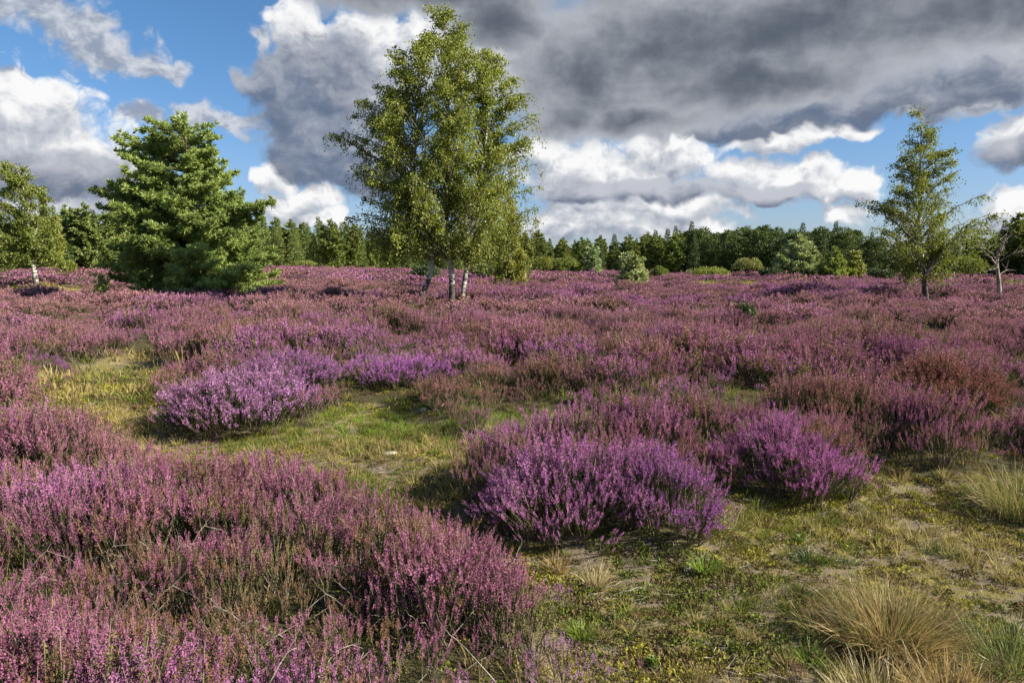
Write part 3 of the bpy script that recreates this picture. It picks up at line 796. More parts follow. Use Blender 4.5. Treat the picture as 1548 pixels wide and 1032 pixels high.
tussock((1245, 960), 0.17, 0.10, 260, ((0.4, GRN), (0.6, TAN)), 'low drooping grass skirt against the left foot of the big tan tussock', 0.8)
tussock((1225, 1000), 0.11, 0.06, 170, ((1.0, FRESH),), 'small fresh green grass tuft in front of the big tan tussock', 0.7)
tussock((1545, 775), 0.40, 0.28, 1100, ((0.5, OLV), (0.3, TAN), (0.2, GRN)), 'olive and straw grass tussock at the right edge below the heather', 0.65)
tussock((1530, 1010), 0.26, 0.22, 800, ((0.7, GRN), (0.3, OLV)), 'spreading dark green grass tussock at the lower right corner', 0.75)
tussock((1330, 1075), 0.22, 0.17, 700, ((0.75, PALE), (0.25, OLV)), 'bleached grass tussock at the bottom edge below the big tan one', 0.55)
tussock((1440, 1070), 0.24, 0.16, 700, ((0.85, TAN), (0.15, OLV)), 'golden grass tussock cut by the bottom edge near the right corner', 0.55)
tussock((480, 674), 0.15, 0.12, 320, ((0.5, OLV), (0.5, FRESH)), 'small yellow green grass tuft below the pale lilac heather', 0.65)
tussock((385, 690), 0.16, 0.13, 260, ((0.8, PALE), (0.2, OLV)), 'pale dry grass tuft on the path behind the front heather', 0.65)
tussock((900, 885), 0.16, 0.06, 150, ((1.0, PALE),), 'thin bleached grass wisp standing on the ground below the central heather', 0.45)
tussock((842, 862), 0.13, 0.07, 150, ((1.0, TAN),), 'straw coloured grass tuft under the left corner of the central heather', 0.6)
tussock((878, 962), 0.10, 0.06, 220, ((1.0, FRESH),), 'bright green grass tuft on the bare ground near the front heather', 0.7)
tussock((1225, 848), 0.10, 0.09, 260, ((1.0, DGR),), 'dark green grass tuft halfway between the magenta heather and the big tussock', 0.8)
tussock((1312, 785), 0.09, 0.09, 240, ((1.0, DGR),), 'dark green grass tuft below the magenta heather bush', 0.8)
tussock((1425, 838), 0.10, 0.10, 240, ((0.8, DGR), (0.2, OLV)), 'dark grass tuft on the ground between the big tussock and the right edge tussock', 0.8)
tussock((1278, 852), 0.07, 0.06, 150, ((1.0, DGR),), 'tiny dark grass tuft beside the larger dark tuft above the big tussock', 0.8)
tussock((1065, 862), 0.13, 0.06, 150, ((1.0, FRESH),), 'yellow green grass tuft under the sprawling heather right of the centre', 0.6)
tussock((55, 574), 0.20, 0.16, 260, ((1.0, PALE),), 'cream coloured dry grass patch at the left edge where the path begins', 0.7)
tussock((1525, 441), 0.9, 0.9, 500, ((0.6, FRESH), (0.4, OLV)), 'bright green rushy tussock by the bleached dead tree', 0.5, 0.02)

def stalk(px, h, tilt, yaw, label, colr, head):
    g = groundpt(*px); mb = MB(); n = 12; t = np.linspace(0, 1, n)
    d = np.array([math.sin(yaw)*math.sin(tilt), math.cos(yaw)*math.sin(tilt), math.cos(tilt)])
    P = d*t[:, None]*h + np.array([0.03, 0.02, -0.03])*(t**2)[:, None]
    tube(mb, P, 0.0021*(1-0.7*t), 4)
    k = 40; tt = rng.uniform(1-head, 1, k)
    leaves(mb, d*(tt*h)[:, None]+np.array([0.03, 0.02, -0.03])*(tt**2)[:, None], nrm(d+randdir(k)*0.35), 0.016, 0.25)
    m, nb, out = newmat('dry_stalk'); v = nb.attr('v'); leafy(nb, out, nb.mix(v, tuple(np.array(colr)*0.8), tuple(np.array(colr)*1.2)), 0.2, 0.02)
    o = mb.build('grass_stalk', m); o.location = g; tag(o, label, 'grass stalk', 'dry grass stalks in the front heather')
stalk((182, 1080), 0.62, 0.28, 1.3, 'long reddish dry grass stalk leaning right across the front heather', (0.36, 0.20, 0.13), 0.12)
stalk((66, 1075), 0.46, 0.04, 1.0, 'upright pale straw stalk in the lower left corner', (0.42, 0.34, 0.16), 0.2)
stalk((76, 1070), 0.36, 0.10, 1.6, 'shorter pale stalk just right of the upright one in the corner', (0.38, 0.32, 0.16), 0.15)
stalk((262, 640), 0.50, 0.05, 4.8, 'thin straw stalk standing by the left side of the pale lilac heather', (0.36, 0.29, 0.16), 0.2)

def weed(px, n, size, label):
    g = groundpt(*px); mb = MB()
    for k in range(n):
        a = rng.random()*6.28; r = rng.uniform(0, 0.035)*size/0.05; b = np.array([math.cos(a)*r, math.sin(a)*r, 0.005])
        m_ = 7; ax = nrm(np.stack([np.cos(a+np.arange(m_)*2.4)*0.8, np.sin(a+np.arange(m_)*2.4)*0.8, rng.uniform(.3, 1.1, m_)], -1))
        h_ = rng.uniform(0.015, 0.05)
        strips(mb, np.stack([b, b+np.array([0, 0, h_/2]), b+np.array([0, 0, h_])])[None], np.full((1, 3), 0.0012), 0, 0.3)
        leaves(mb, b+np.array([0, 0, 1])*(np.linspace(.3, 1, m_)*h_)[:, None], ax, size*rng.uniform(.6, 1.1, m_), 0.55)
    o = mb.build('weed', M['weedleaf']); o.location = g; tag(o, label, 'weed', 'small green weeds on the open ground')
M['weedleaf'] = mat_leaf('weed_leaf', (0.10, 0.15, 0.03), (0.22, 0.31, 0.06), 0.35, 0.03, 4.0)
weed((1208, 822), 5, 0.035, 'small leafy green weed above the dark tuft midway below the magenta heather')
weed((1325, 822), 6, 0.03, 'small leafy weed with rounded leaves left of the olive right edge tussock')
weed((985, 1010), 14, 0.028, 'low patch of fresh leafy weeds at the bottom edge right of the front heather')
weed((1265, 935), 5, 0.026, 'pair of bright leaves growing against the left side of the big tan tussock')
weed((930, 940), 7, 0.022, 'small leafy sprouts on the bare ground right of the bright green tuft')

def stone(px, a, b, c, label):
    g = groundpt(*px); n, m_ = 14, 9
    th = np.linspace(0, 2*PI, n, endpoint=False); ph = np.linspace(0.02, PI-0.02, m_)
    TH, PH = np.meshgrid(th, ph); s = rng.integers(1, 99)
    r = 0.8+0.4*fbm(np.cos(TH)*1.5+9, np.sin(TH)*1.5+PH, s, 2)
    V = np.stack([r*a*np.cos(TH)*np.sin(PH), r*b*np.sin(TH)*np.sin(PH), r*c*np.cos(PH)], -1).reshape(-1, 3)
    i = np.arange(m_-1)[:, None]; j = np.arange(n)[None]
    F = np.stack([i*n+j, (i+1)*n+j, (i+1)*n+(j+1) % n, i*n+(j+1) % n], -1).reshape(-1, 4)
    mb = MB(); mb.add(V, F)
    o = mb.build('stone', STONE, smooth=True); o.location = g + np.array([0, 0, c*0.25]); o.rotation_euler = (0, 0, rng.random()*3)
    tag(o, label, 'stone', 'pale stones on the ground')
STONE = mat_bark('pale_stone', (0.15, 0.13, 0.10), (0.33, 0.29, 0.24), 30, (1, 1, 1))
stone((1040, 862), 0.035, 0.025, 0.015, 'small whitish stone under the right tip of the central heather')
stone((588, 686), 0.08, 0.05, 0.02, 'flat pale sandy stone on the path between the heather bushes')
stone((640, 622), 0.07, 0.05, 0.03, 'grey stone lying in the dark mossy hollow')

# ------------------------------------------------------------------ trees
def interp(prof, z):
    prof = sorted(prof); zs = [p[0] for p in prof]
    return [np.interp(z, zs, [p[i] for p in prof]) for i in range(1, len(prof[0]))]

def bez(a, b, c, t):
    t = t[:, None]; return a*(1-t)**2 + 2*b*t*(1-t) + c*t*t

def trunk_at(tr, z):
    P = tr['pts']; return np.array([np.interp(z, P[:, 2], P[:, k]) for k in range(3)])

def smooth_line(pts, n=24):
    pts = np.asarray(pts, float); s = np.concatenate([[0], np.cumsum(np.linalg.norm(np.diff(pts, axis=0), axis=1))])
    t = np.linspace(0, s[-1], n); P = np.stack([np.interp(t, s, pts[:, k]) for k in range(3)], -1)
    for _ in range(2): P[1:-1] = (P[:-2]+2*P[1:-1]+P[2:])/4
    return P

def birch(name, label, loc, trunks, prof, leafmat, n_limb=140, n_str=14, n_leaf=22, leaf=0.085, depth=0.85, group=None, hang=1.0, extra=(), cat='birch', clear=1.6, outer=0.55, bark='birchbark', clusters=0, csig=0.4):
    root = empty(name, loc)
    tag(root, label, cat, group)
    TR = []
    for tr in trunks:
        P = smooth_line(tr['pts'], 28); zmax = P[:, 2].max(); t = np.linspace(0, 1, len(P))
        R = tr['r']*(1-t)**0.8*0.95+0.008; R[0] *= 1.25; R[1] *= 1.08
        P = P + np.stack([0.02*np.sin(t*17+tr['r']*40), 0.02*np.cos(t*13), np.zeros(len(P))], -1)*np.minimum(t*4, 1)[:, None]
        mb = MB(); tube(mb, P, R, 9, 0, 0.0); mb.build('trunk', M[bark], root, True)
        TR.append({'pts': P, 'r': R})
    zs = np.array([p[0] for p in prof]); zz = np.linspace(zs.min(), zs.max(), 200)
    xl, xr = interp(prof, zz); wgt = np.maximum(xr-xl, 0.05); cdf = np.cumsum(wgt); cdf /= cdf[-1]
    limbs = MB(); fol = MB(); targets = []
    for i in range(n_limb):
        z = np.interp((i+rng.random())/n_limb, cdf, zz); l, r = interp(prof, z)
        ph = i*2.39996+rng.normal(0, .4); rad = rng.random()**outer
        half = (r-l)/2*1.03; x = (l+r)/2 + half*rad*math.cos(ph); y = depth*half*rad*math.sin(ph)
        targets.append(np.array([x, y, z]))
    if clusters:                                          # limbs end in sprays, with gaps between them
        keyp = np.array(targets)[np.linspace(0, len(targets)-1, clusters).astype(int)]
        for i, E in enumerate(targets):
            kq = keyp[np.argmin(np.linalg.norm((keyp-E)*np.array([1, 1, 1.3]), axis=1))]
            targets[i] = E*0.64+kq*0.36+rng.normal(0, csig*0.45, 3)
    targets += [np.array(e, float) for e in extra]
    for E in targets:
        best = None
        for tr in TR:
            hd = np.hypot(*(trunk_at(tr, min(E[2], tr['pts'][-1, 2]))[:2]-E[:2]))
            zs_ = np.clip(E[2]-0.75*hd-0.25*rng.random(), clear, tr['pts'][-1, 2]-0.05)
            s = trunk_at(tr, zs_); dd = np.linalg.norm(s-E)
            dw = dd*rng.uniform(0.65, 1.5)
            if best is None or dw < best[0]: best = (dw, s, dd)
        _, s, dd = best
        ctrl = s*0.45+E*0.55 + np.array([0, 0, 0.22*dd])
        n = 9; t = np.linspace(0, 1, n); P = bez(s, ctrl, E, t)
        P[1:-1] += rng.normal(0, 0.02*dd**0.5, (n-2, 3))
        r0 = min(0.036, 0.007+0.007*dd)
        tube(limbs, P, r0*(1-0.85*t), 4, 0, np.clip(1.0-(r0-0.022)/0.03, 0.4, 1))
        # hanging twigs with leaves
        upper = float(np.clip((E[2]-zs.min())/(zs.max()-zs.min()), 0, 1))
        k = n_str; tt = rng.random(k)**0.75*0.75+0.27; tt = np.minimum(tt, 1)
        B = bez(s, ctrl, E, tt)
        sl = rng.uniform(0.2, 0.95, k)*hang*(1.15-0.7*upper)
        odir = nrm(np.stack([rng.normal(size=k), rng.normal(size=k), 0.3+0.6*rng.random(k)], -1))
        m = 6; q = np.linspace(0, 1, m)[None, :, None]
        SP = B[:, None]+odir[:, None]*(q*(0.32+0.16*upper)) + np.array([0, 0, -1.0])*(q**1.6)*sl[:, None, None]*(1.0 if upper < 0.93 else 0.25)
        strips(limbs, SP, np.tile(np.linspace(0.007, 0.003, m), (k, 1)), 0, np.ones(k))
        u = rng.random((k, n_leaf)); f = u*(m-1); i0 = np.minimum(f.astype(int), m-2); fr = (f-i0)[..., None]
        kk = np.arange(k)[:, None]
        LP = SP[kk, i0]*(1-fr)+SP[kk, i0+1]*fr + rng.normal(0, 0.065, (k, n_leaf, 3))
        ax = np.stack([rng.normal(0, .6, (k, n_leaf)), rng.normal(0, .6, (k, n_leaf)), -0.55-0.5*rng.random((k, n_leaf))], -1)
        vs = np.clip(rng.normal(0.5, 0.22, (k, n_leaf))+rng.normal(0, .10, (k, 1)), 0, 1)
        leaves(fol, LP.reshape(-1, 3), ax.reshape(-1, 3), leaf*rng.uniform(0.7, 1.25, k*n_leaf), 0.75, 0, vs.ravel())
    limbs.build('limbs', M['birchbark'], root, True)
    fol.build('crown', leafmat, root)
    return root

def pine(name, label, loc, H, prof, needle, n_br=95, cl_len=0.17, base_z=0.25, r=0.16, lean=0.0, group=None, cat='pine', per=9, step=0.13, extra=(), width=0.042, bark='pinebark', top_up=0.5):
    root = empty(name, loc)
    tag(root, label, cat, group)
    t = np.linspace(0, 1, 20)
    TP = np.stack([lean*t*t+0.05*np.sin(t*7), 0.04*np.sin(t*9+1), t*H], -1)
    mb = MB(); tube(mb, TP, r*(1-t)**0.85+(0.012 if H > 1.5 else 0.004), 8)
    tr = {'pts': TP}
    br = MB() if n_br > 20 else mb; A, D, V_ = [], [], []
    zs = np.array([p[0] for p in prof]); zz = np.linspace(zs.min(), zs.max(), 200); xl, xr = interp(prof, zz)
    w = np.maximum(xr-xl, 0.2)**1.3; cdf = np.cumsum(w); cdf /= cdf[-1]
    ends = []
    ga = 0.0
    for i in range(n_br):
        z = np.interp((i+rng.random()*0.9)/n_br, cdf, zz); l, rr = interp(prof, z)
        ga += 2.39996+rng.normal(0, .3); ph = ga; half = (rr-l)/2
        L_ = half*(rng.uniform(0.80, 1.08) if rng.random() < 0.62 else rng.uniform(0.40, 0.8))
        ends.append(np.array([(l+rr)/2*0.6+0 + math.cos(ph)*L_+(l+rr)/2*0.4, math.sin(ph)*L_*0.95, z]))
    ends += [np.array(e, float) for e in extra]
    for E in ends:
        u = np.clip(E[2]/H, 0, 1)
        hd = math.hypot(E[0], E[1]); s = trunk_at(tr, np.clip(E[2]-hd*(0.05+top_up*u*0.6), base_z, H*0.97))
        dd = np.linalg.norm(E-s)
        ctrl = (s+E)/2+np.array([0, 0, -0.10*dd+0.05])
        n = 7; q = np.linspace(0, 1, n); P = bez(s, ctrl, E, q); tube(br, P, (0.012+0.011*dd)*(1-0.85*q), 4)
        nt = max(4, int(dd/0.17)); hdir = nrm((E-s)*np.array([1, 1, 0.25])+1e-6)
        side = np.array([-hdir[1], hdir[0], 0.0]); side = side/max(np.linalg.norm(side), 1e-6)
        for j in range(nt):
            tt = 0.30+0.70*(j+rng.random())/nt; b = bez(s, ctrl, E, np.array([tt]))[0]
            sg = 1 if j % 2 else -1; tl = (0.20+0.30*dd*(1.08-tt)*0.6)*rng.uniform(0.7, 1.25)+0.08
            td = nrm(hdir*rng.uniform(0.5, 1.0)+side*sg*rng.uniform(0.3, 1.0)+np.array([0, 0, rng.uniform(-0.1, 0.75)]))
            nc = max(2, int(tl/step)); ct = (np.arange(nc)+0.5)/nc
            pts = b+td*(ct*tl)[:, None]+np.array([0, 0, 0.16])*tl*(ct**2)[:, None]+rng.normal(0, 0.05, (nc, 3))
            A.append(pts); D.append(np.tile(nrm(td*0.55+np.array([0, 0, 0.75])), (nc, 1))); V_.append(np.full(nc, rng.normal(0, .1)))
        A.append(E[None]); D.append(nrm(hdir+np.array([0, 0, 0.8]))[None]); V_.append(np.zeros(1))
    # leader
    lt = np.linspace(0.86, 1.0, 8); A.append(np.stack([np.interp(lt, t, TP[:, k]) for k in range(3)], -1)); D.append(np.tile([0, 0, 1.0], (8, 1))); V_.append(np.zeros(8))
    A = np.concatenate(A); D = np.concatenate(D); V_ = np.concatenate(V_); n = len(A)
    mb.build('trunk', M[bark], root, True)
    if br is not mb: br.build('limbs', M[bark], root, True)
    fol = MB()
    AA = np.repeat(A, per, 0); DD = np.repeat(D, per, 0)
    ax = nrm(DD*0.75+randdir(n*per)*0.85)
    vals = np.clip(rng.normal(0.5, 0.18, n*per)+np.repeat(V_+rng.normal(0, 0.10, n), per), 0, 1)
    leaves(fol, AA+rng.normal(0, 0.02, AA.shape), ax, cl_len*rng.uniform(0.7, 1.25, n*per), width/cl_len*2.0, 0, vals)
    fol.build('crown', needle, root)
    return root

def px_prof(rows, u0, v0, mpp):
    """(v, u_left, u_right) outline rows in the photo -> (z, x_left, x_right) metres"""
    return [((v0-v)*mpp, (a-u0)*mpp, (b-u0)*mpp) for (v, a, b) in rows]

def base_at(u, v, d):
    x = col(u, d); return (x, d, float(height(x, d)))

# --- main birch, three stems
D1 = 29.0; mp = D1/FPX*1.002; U0, V0 = 690, 461
bx = base_at(U0, V0, D1)
def tp(L): return [((u-U0)*mp, y, (V0-v)*mp) for (u, v, y) in L]
birch('birch_tree', 'tall three stemmed silver birch with white trunks in the middle of the heath', bx,
      [{'pts': tp([(632,466,-.1),(640,440,-.1),(652,418,0),(655,395,.0),(648,365,.1),(640,335,.2),(630,290,.2),(626,240,.3),(632,170,.3),(645,110,.3)]), 'r': 0.105},
       {'pts': tp([(682,468,0),(683,425,0),(684,410,0),(678,385,0),(675,350,0),(679,290,.1),(682,220,.2),(676,140,.2),(676,75,.2),(677,40,.2)]), 'r': 0.12},
       {'pts': tp([(697,468,.3),(699,440,.3),(703,410,.3),(709,385,.3),(713,350,.3),(722,290,.2),(735,220,.0),(742,160,-.1),(745,115,-.2)]), 'r': 0.10}],
      px_prof([(36,667,687),(52,648,704),(78,620,725),(102,598,762),(130,575,786),(160,558,796),(190,548,806),(220,545,808),(250,540,806),(280,545,812),(310,552,818),(335,552,814),(352,552,800),(366,562,775),(374,575,765)], U0, V0, mp),
      M['birchleaf'], n_limb=380, n_str=16, n_leaf=22, leaf=0.076, clusters=110, csig=0.5, depth=0.85, clear=1.7, outer=0.42, hang=1.05,
      extra=[((520-U0)*mp, .2, (V0-205)*mp), ((505-U0)*mp, .1, (V0-212)*mp), ((500-U0)*mp, -.2, (V0-208)*mp), ((535-U0)*mp, .3, (V0-180)*mp), ((545-U0)*mp, .1, (V0-160)*mp), ((525-U0)*mp, .4, (V0-330)*mp), ((540-U0)*mp, .0, (V0-325)*mp),
             *[((u-U0)*mp, y, (V0-v)*mp) for (u, v, y) in ((806,180,.2),(812,215,-.3),(814,250,.3),(816,285,-.2),(815,315,.3),(800,150,.1),(812,335,0),(790,125,.2),(575,140,.2),(560,165,-.2),(545,235,.3),(540,265,-.2),(545,300,.2))],
             ((555-U0)*mp, .2, (V0-345)*mp), ((560-U0)*mp, -.2, (V0-355)*mp)])

# --- big pine
D2 = 35.0; mp2 = D2/FPX; u0, v0 = 290, 452
pine('pine_tree', 'big bushy Scots pine branched to the ground on the left', base_at(u0, v0, D2), (v0-180)*mp2,
     px_prof([(184,262,306),(195,238,324),(212,216,336),(235,205,340),(260,205,352),(290,182,368),(320,176,385),(350,178,400),(380,180,412),(405,186,420),(425,192,418),(442,205,400)], u0, v0, mp2),
     M['needle'], n_br=270, r=0.22, per=20, cl_len=0.20, width=0.024,
     extra=[((158-u0)*mp2, -.5, (v0-293)*mp2), ((165-u0)*mp2, .5, (v0-288)*mp2), ((410-u0)*mp2, .3, (v0-308)*mp2), ((403-u0)*mp2, -.4, (v0-315)*mp2), ((198-u0)*mp2, .2, (v0-212)*mp2), ((190-u0)*mp2, -.2, (v0-218)*mp2)])

# --- right birch
D3 = 31.0; mp3 = D3/FPX; u0, v0 = 1403, 455
birch('birch_tree', 'slender single stemmed birch with airy crown and dark foot on the right', base_at(u0, v0, D3),
      [{'pts': [((u-u0)*mp3, y, (v0-v)*mp3) for (u, v, y) in [(1406,462,0),(1401,430,0),(1395,395,0),(1390,350,.1),(1387,300,.1),(1385,250,.1),(1383,200,.1),(1384,176,.1)]], 'r': 0.115}],
      px_prof([(178,1372,1396),(190,1358,1414),(205,1346,1426),(230,1334,1432),(255,1326,1436),(275,1318,1450),(295,1306,1480),(315,1304,1496),(335,1308,1496),(355,1314,1480),(375,1324,1450),(390,1335,1430),(405,1360,1420)], u0, v0, mp3),
      M['birchleaf_dark'], n_limb=112, n_str=13, n_leaf=18, leaf=0.074, clusters=48, csig=0.6, depth=0.8, clear=1.3, hang=0.85, outer=0.5, bark='birchbark_dark',
      extra=[((1303-u0)*mp3, 0, (v0-293)*mp3), ((1308-u0)*mp3, .3, (v0-300)*mp3), ((1492-u0)*mp3, 0, (v0-315)*mp3), ((1494-u0)*mp3, .3, (v0-325)*mp3)])

# --- left birch at the edge
D4 = 46.0; mp4 = D4/FPX; u0, v0 = 52, 418
birch('birch_tree', 'old white trunked birch with hanging twigs at the left edge before the wood', base_at(u0, v0, D4),
      [{'pts': [((u-u0)*mp4, y, (v0-v)*mp4) for (u, v, y) in [(53,424,0),(52,390,0),(48,350,0),(45,320,0),(43,290,.1),(40,260,.1),(34,236,.1),(32,230,.1)]], 'r': 0.17},
       {'pts': [((u-u0)*mp4, y, (v0-v)*mp4) for (u, v, y) in [(49,358,0),(54,335,0),(62,315,.1),(70,300,.2),(74,285,.2)]], 'r': 0.08}],
      px_prof([(230,16,46),(240,4,60),(255,-4,66),(275,-10,76),(295,-10,78),(320,-16,88),(345,-18,98),(362,-16,102),(374,-8,96)], u0, v0, mp4),
      M['birchleaf_dark'], n_limb=115, n_str=14, n_leaf=17, leaf=0.11, depth=0.8, clear=2.2, hang=0.95, clusters=48, csig=0.7, outer=0.45)

# --- young birch behind the middle birch
D5 = 44.0; mp5 = D5/FPX; u0, v0 = 775, 418
birch('birch_tree', 'thin young birch with one white stem behind the right skirt of the tall birch', base_at(u0, v0, D5),
      [{'pts': [((u-u0)*mp5, y, (v0-v)*mp5) for (u, v, y) in [(777,425,0),(776,395,0),(773,365,0),(770,330,0),(768,300,0),(768,280,0)]], 'r': 0.085}],
      px_prof([(262,764,772),(290,752,785),(330,742,800),(360,738,806),(385,740,800),(398,750,790)], u0, v0, mp5),
      M['birchleaf_pale'], n_limb=70, n_str=12, n_leaf=14, leaf=0.12, clear=0.8)

# --- the bleached dead tree at the right
def dead_tree():
    D = 33.0; k = D/FPX; u0, v0 = 1517, 440
    root = empty('dead_tree', base_at(u0, v0, D)); tag(root, 'stunted half dead tree with bleached bare twisted branches at the right edge', 'dead tree')
    f = lambda L: smooth_line([((u-u0)*k, y, (v0-v)*k) for (u, v, y) in L], 14)
    mb = MB(); P = f([(1517,448,0),(1514,420,0),(1512,395,.05),(1507,375,.05),(1509,358,.05),(1513,345,.1)]); tube(mb, P, np.linspace(0.115, 0.045, len(P)), 8); mb.build('trunk', M['deadbark'], root, True)
    mb = MB()
    for L, r in (([(1507,378,0),(1495,366,-.1),(1482,358,-.2),(1470,345,-.3)], .05), ([(1506,372,0),(1500,358,.1),(1488,350,.2),(1478,338,.3),(1473,330,.3)], .045),
                 ([(1510,360,0),(1515,346,0),(1524,335,.1),(1532,325,.1),(1536,318,.1)], .035), ([(1511,372,0),(1522,362,-.2),(1535,356,-.3),(1545,352,-.3)], .03),
                 ([(1508,368,0),(1512,350,-.2),(1510,335,-.3),(1514,322,-.3)], .03), ([(1512,392,0),(1525,386,.3),(1540,384,.5)], .02), ([(1509,380,0),(1498,384,-.3),(1488,383,-.5),(1478,388,-.6)], .022)):
        P = f(L) + rng.normal(0, .015, (14, 3)); tube(mb, P, np.linspace(r, 0.006, 14), 5)
        for _ in range(5):
            i = rng.integers(5, 13); d = nrm(P[i]-P[i-3]+rng.normal(0, .25, 3)); t = np.linspace(0, 1, 6)[:, None]
            Q = P[i]+d*t*rng.uniform(.25, .7)+rng.normal(0, .015, (6, 3))*t; tube(mb, Q, np.linspace(0.010, 0.004, 6), 4)
    mb.build('limbs', M['deadbark'], root, True)
    fol = MB(); n = 260; P = np.stack([rng.normal(-0.9, .35, n), rng.normal(0, .4, n), rng.normal(2.75, .3, n)], -1)
    leaves(fol, P, randdir(n), 0.08*rng.uniform(.7, 1.2, n), 0.7); fol.build('crown', M['birchleaf_dark'], root)
dead_tree()

# --- small tousled pine in the middle of the heath, with a dark juniper-like base
D6 = 44.0; mp6 = D6/FPX; u0, v0 = 955, 438
pine('pine_tree', 'little pale grey green pine with a dark untidy foot alone in the heather', base_at(u0, v0, D6), (v0-371)*mp6,
     px_prof([(374,948,962),(385,938,970),(398,936,978),(410,936,980),(420,934,976)], u0, v0, mp6), M['needle_grey'], n_br=46, r=0.09, per=9, cl_len=0.20, width=0.05, base_z=0.3, top_up=1.6)

# --- shrubs
def dome(name, label, loc, prof_px=None, rx=1.0, ry=None, h=1.0, mat=None, n=2600, leaf=0.16, lumps=14, group=None, cat='shrub', trunk=True, flat=0.6):
    root = empty(name, loc); tag(root, label, cat, group); ry = ry or rx
    st = MB()
    for k in range(5):
        a = rng.random()*6.28; t = np.linspace(0, 1, 6)[:, None]; e = np.array([math.cos(a)*rx*0.55, math.sin(a)*ry*0.55, h*rng.uniform(.55, .8)])
        tube(st, e*t+np.array([0, 0, 0.1*h])*np.sin(t*3), np.linspace(0.035*h+0.01, 0.008, 6), 4)
    st.build('stems', M['bark'], root)
    fol = MB()
    per = n//lumps
    for k in range(lumps):
        ph = rng.random()*6.28; r = math.sqrt(rng.random())*0.72
        c = np.array([math.cos(ph)*r*rx, math.sin(ph)*r*ry, h*(0.12+0.66*math.sqrt(max(0, 1-r*r))*rng.uniform(.5, 1))])
        d = randdir(per); d[:, 2] = np.abs(d[:, 2])*1.0-0.25*rng.random(per)
        rr = rng.uniform(0.75, 1.08, (per, 1))
        P = c + d*rr*np.array([0.42*rx, 0.42*ry, 0.30*h]); P[:, 2] = np.maximum(P[:, 2], 0.02)
        leaves(fol, P, nrm(d*0.6+randdir(per)*0.8+np.array([0, 0, .3])), leaf*rng.uniform(.6, 1.3, per), 0.55, 0, np.clip(rng.normal(.5, .2, per)+rng.normal(0, .12), 0, 1))
    fol.build('foliage', mat, root)
    return root
dome('shrub', 'dark rough shrub at the foot of the little pale pine', base_at(944, 440, 43.3), None, 0.75, 0.7, 0.95, M['juniper'], 1500, 0.11, 12)
def shrub_px(u1, u2, vt, d, mat, label, name='shrub', n=2600, leaf=0.18, lumps=16, cat='shrub'):
    k = d/FPX; x = (u1+u2)/2; b = base_at(x, 0, d); top = CAMZ+(400-vt)*k; h = top-b[2]
    return dome(name, label, b, None, (u2-u1)/2*k, None, h, mat, n, leaf, lumps, None, cat)
shrub_px(1042, 1106, 402, 78, M['shrubleaf'], 'low wide bright green shrub before the dark wood right of the little pine')
shrub_px(1110, 1152, 388, 82, M['shrub_pale'], 'pale rounded sallow bush before the dark wood')
shrub_px(982, 1010, 403, 80, M['shrubleaf'], 'small olive bush just right of the little pale pine')
shrub_px(836, 876, 388, 84, M['shrubleaf'], 'rounded olive bush before the wood left of the little pine')
shrub_px(798, 840, 383, 88, M['shrubleaf'], 'broken topped green bush beside the rounded olive bush')
shrub_px(762, 802, 392, 66, M['juniper'], 'dark bush under the right skirt of the tall birch')
shrub_px(700, 760, 396, 58, M['juniper'], 'dark green juniper mound seen between the trunks and the thin young birch', 'juniper')
shrub_px(622, 668, 398, 56, M['juniper'], 'low dark juniper behind the leaning left stem of the tall birch', 'juniper')
shrub_px(1148, 1185, 404, 74, M['juniper'], 'low dark shrub at the left foot of the big pale pine')
shrub_px(1440, 1492, 384, 70, M['shrubleaf'], 'sunlit green bush beyond the slender right birch')
shrub_px(1312, 1352, 404, 70, M['juniper'], 'dull green low bush left of the slender right birch')
shrub_px(88, 112, 392, 60, M['shrubleaf'], 'small bright green bush before the wood near the left birch')
shrub_px(446, 482, 392, 118, M['shrubleaf'], 'bright olive bush at the foot of the pines right of the big pine')

# pale pines and young trees in front of the right wood
def pine_px(u, u1, u2, vt, d, mat, label, n_br=70, cat='pine', rows=None, per=9, name='pine_tree', top_up=0.7, fine=1.0):
    k = d/FPX; b = base_at(u, 0, d); top = CAMZ+(400-vt)*k-b[2]
    w1 = (u1-u)*k; w2 = (u2-u)*k
    pr = rows or [(0.06, .80, .80), (0.25, 1, 1), (0.45, .92, .92), (0.62, .72, .70), (0.78, .5, .45), (0.9, .28, .26), (0.98, .1, .1)]
    return pine(name, label, b, top, [(z*top, w1*a, w2*c) for (z, a, c) in pr], mat, n_br=n_br, cl_len=0.34*fine, r=0.05*top**0.6*min(1, fine*2), per=per, step=0.26*fine, width=0.07*fine, cat=cat, top_up=top_up)
pine_px(1210, 1168, 1246, 358, 78, M['needle_grey'], 'broad pale green pine standing before the dark wood on the right', 100)
pine_px(1260, 1241, 1279, 376, 76, M['needle'], 'narrow blue green pine touching the right side of the broad pale pine', 46)
pine_px(894, 882, 908, 370, 92, M['needle_grey'], 'slim pale columnar pine before the wood left of the little pine', 40, rows=[(0.05,.9,.9),(.3,1,1),(.6,.9,.9),(.85,.7,.7),(.97,.3,.3)])
k = 77/FPX; b = base_at(1292, 0, 77.0)
birch('birch_tree', 'small yellow green young birch before the dark wood right of the pale pines', b,
      [{'pts': [(0,0,-.1),(0.02,0,1),(0,0.02,2),(.03,0,2.9)], 'r': 0.05}], [(0.3,-.8,.9),(1.0,-1.0,1.1),(1.8,-.85,.9),(2.4,-.6,.6),(3.0,-.25,.25)], M['birchleaf_pale'], n_limb=40, n_str=8, n_leaf=10, leaf=0.2, clear=.3, hang=.4)
b = base_at(470, 0, 128.0)

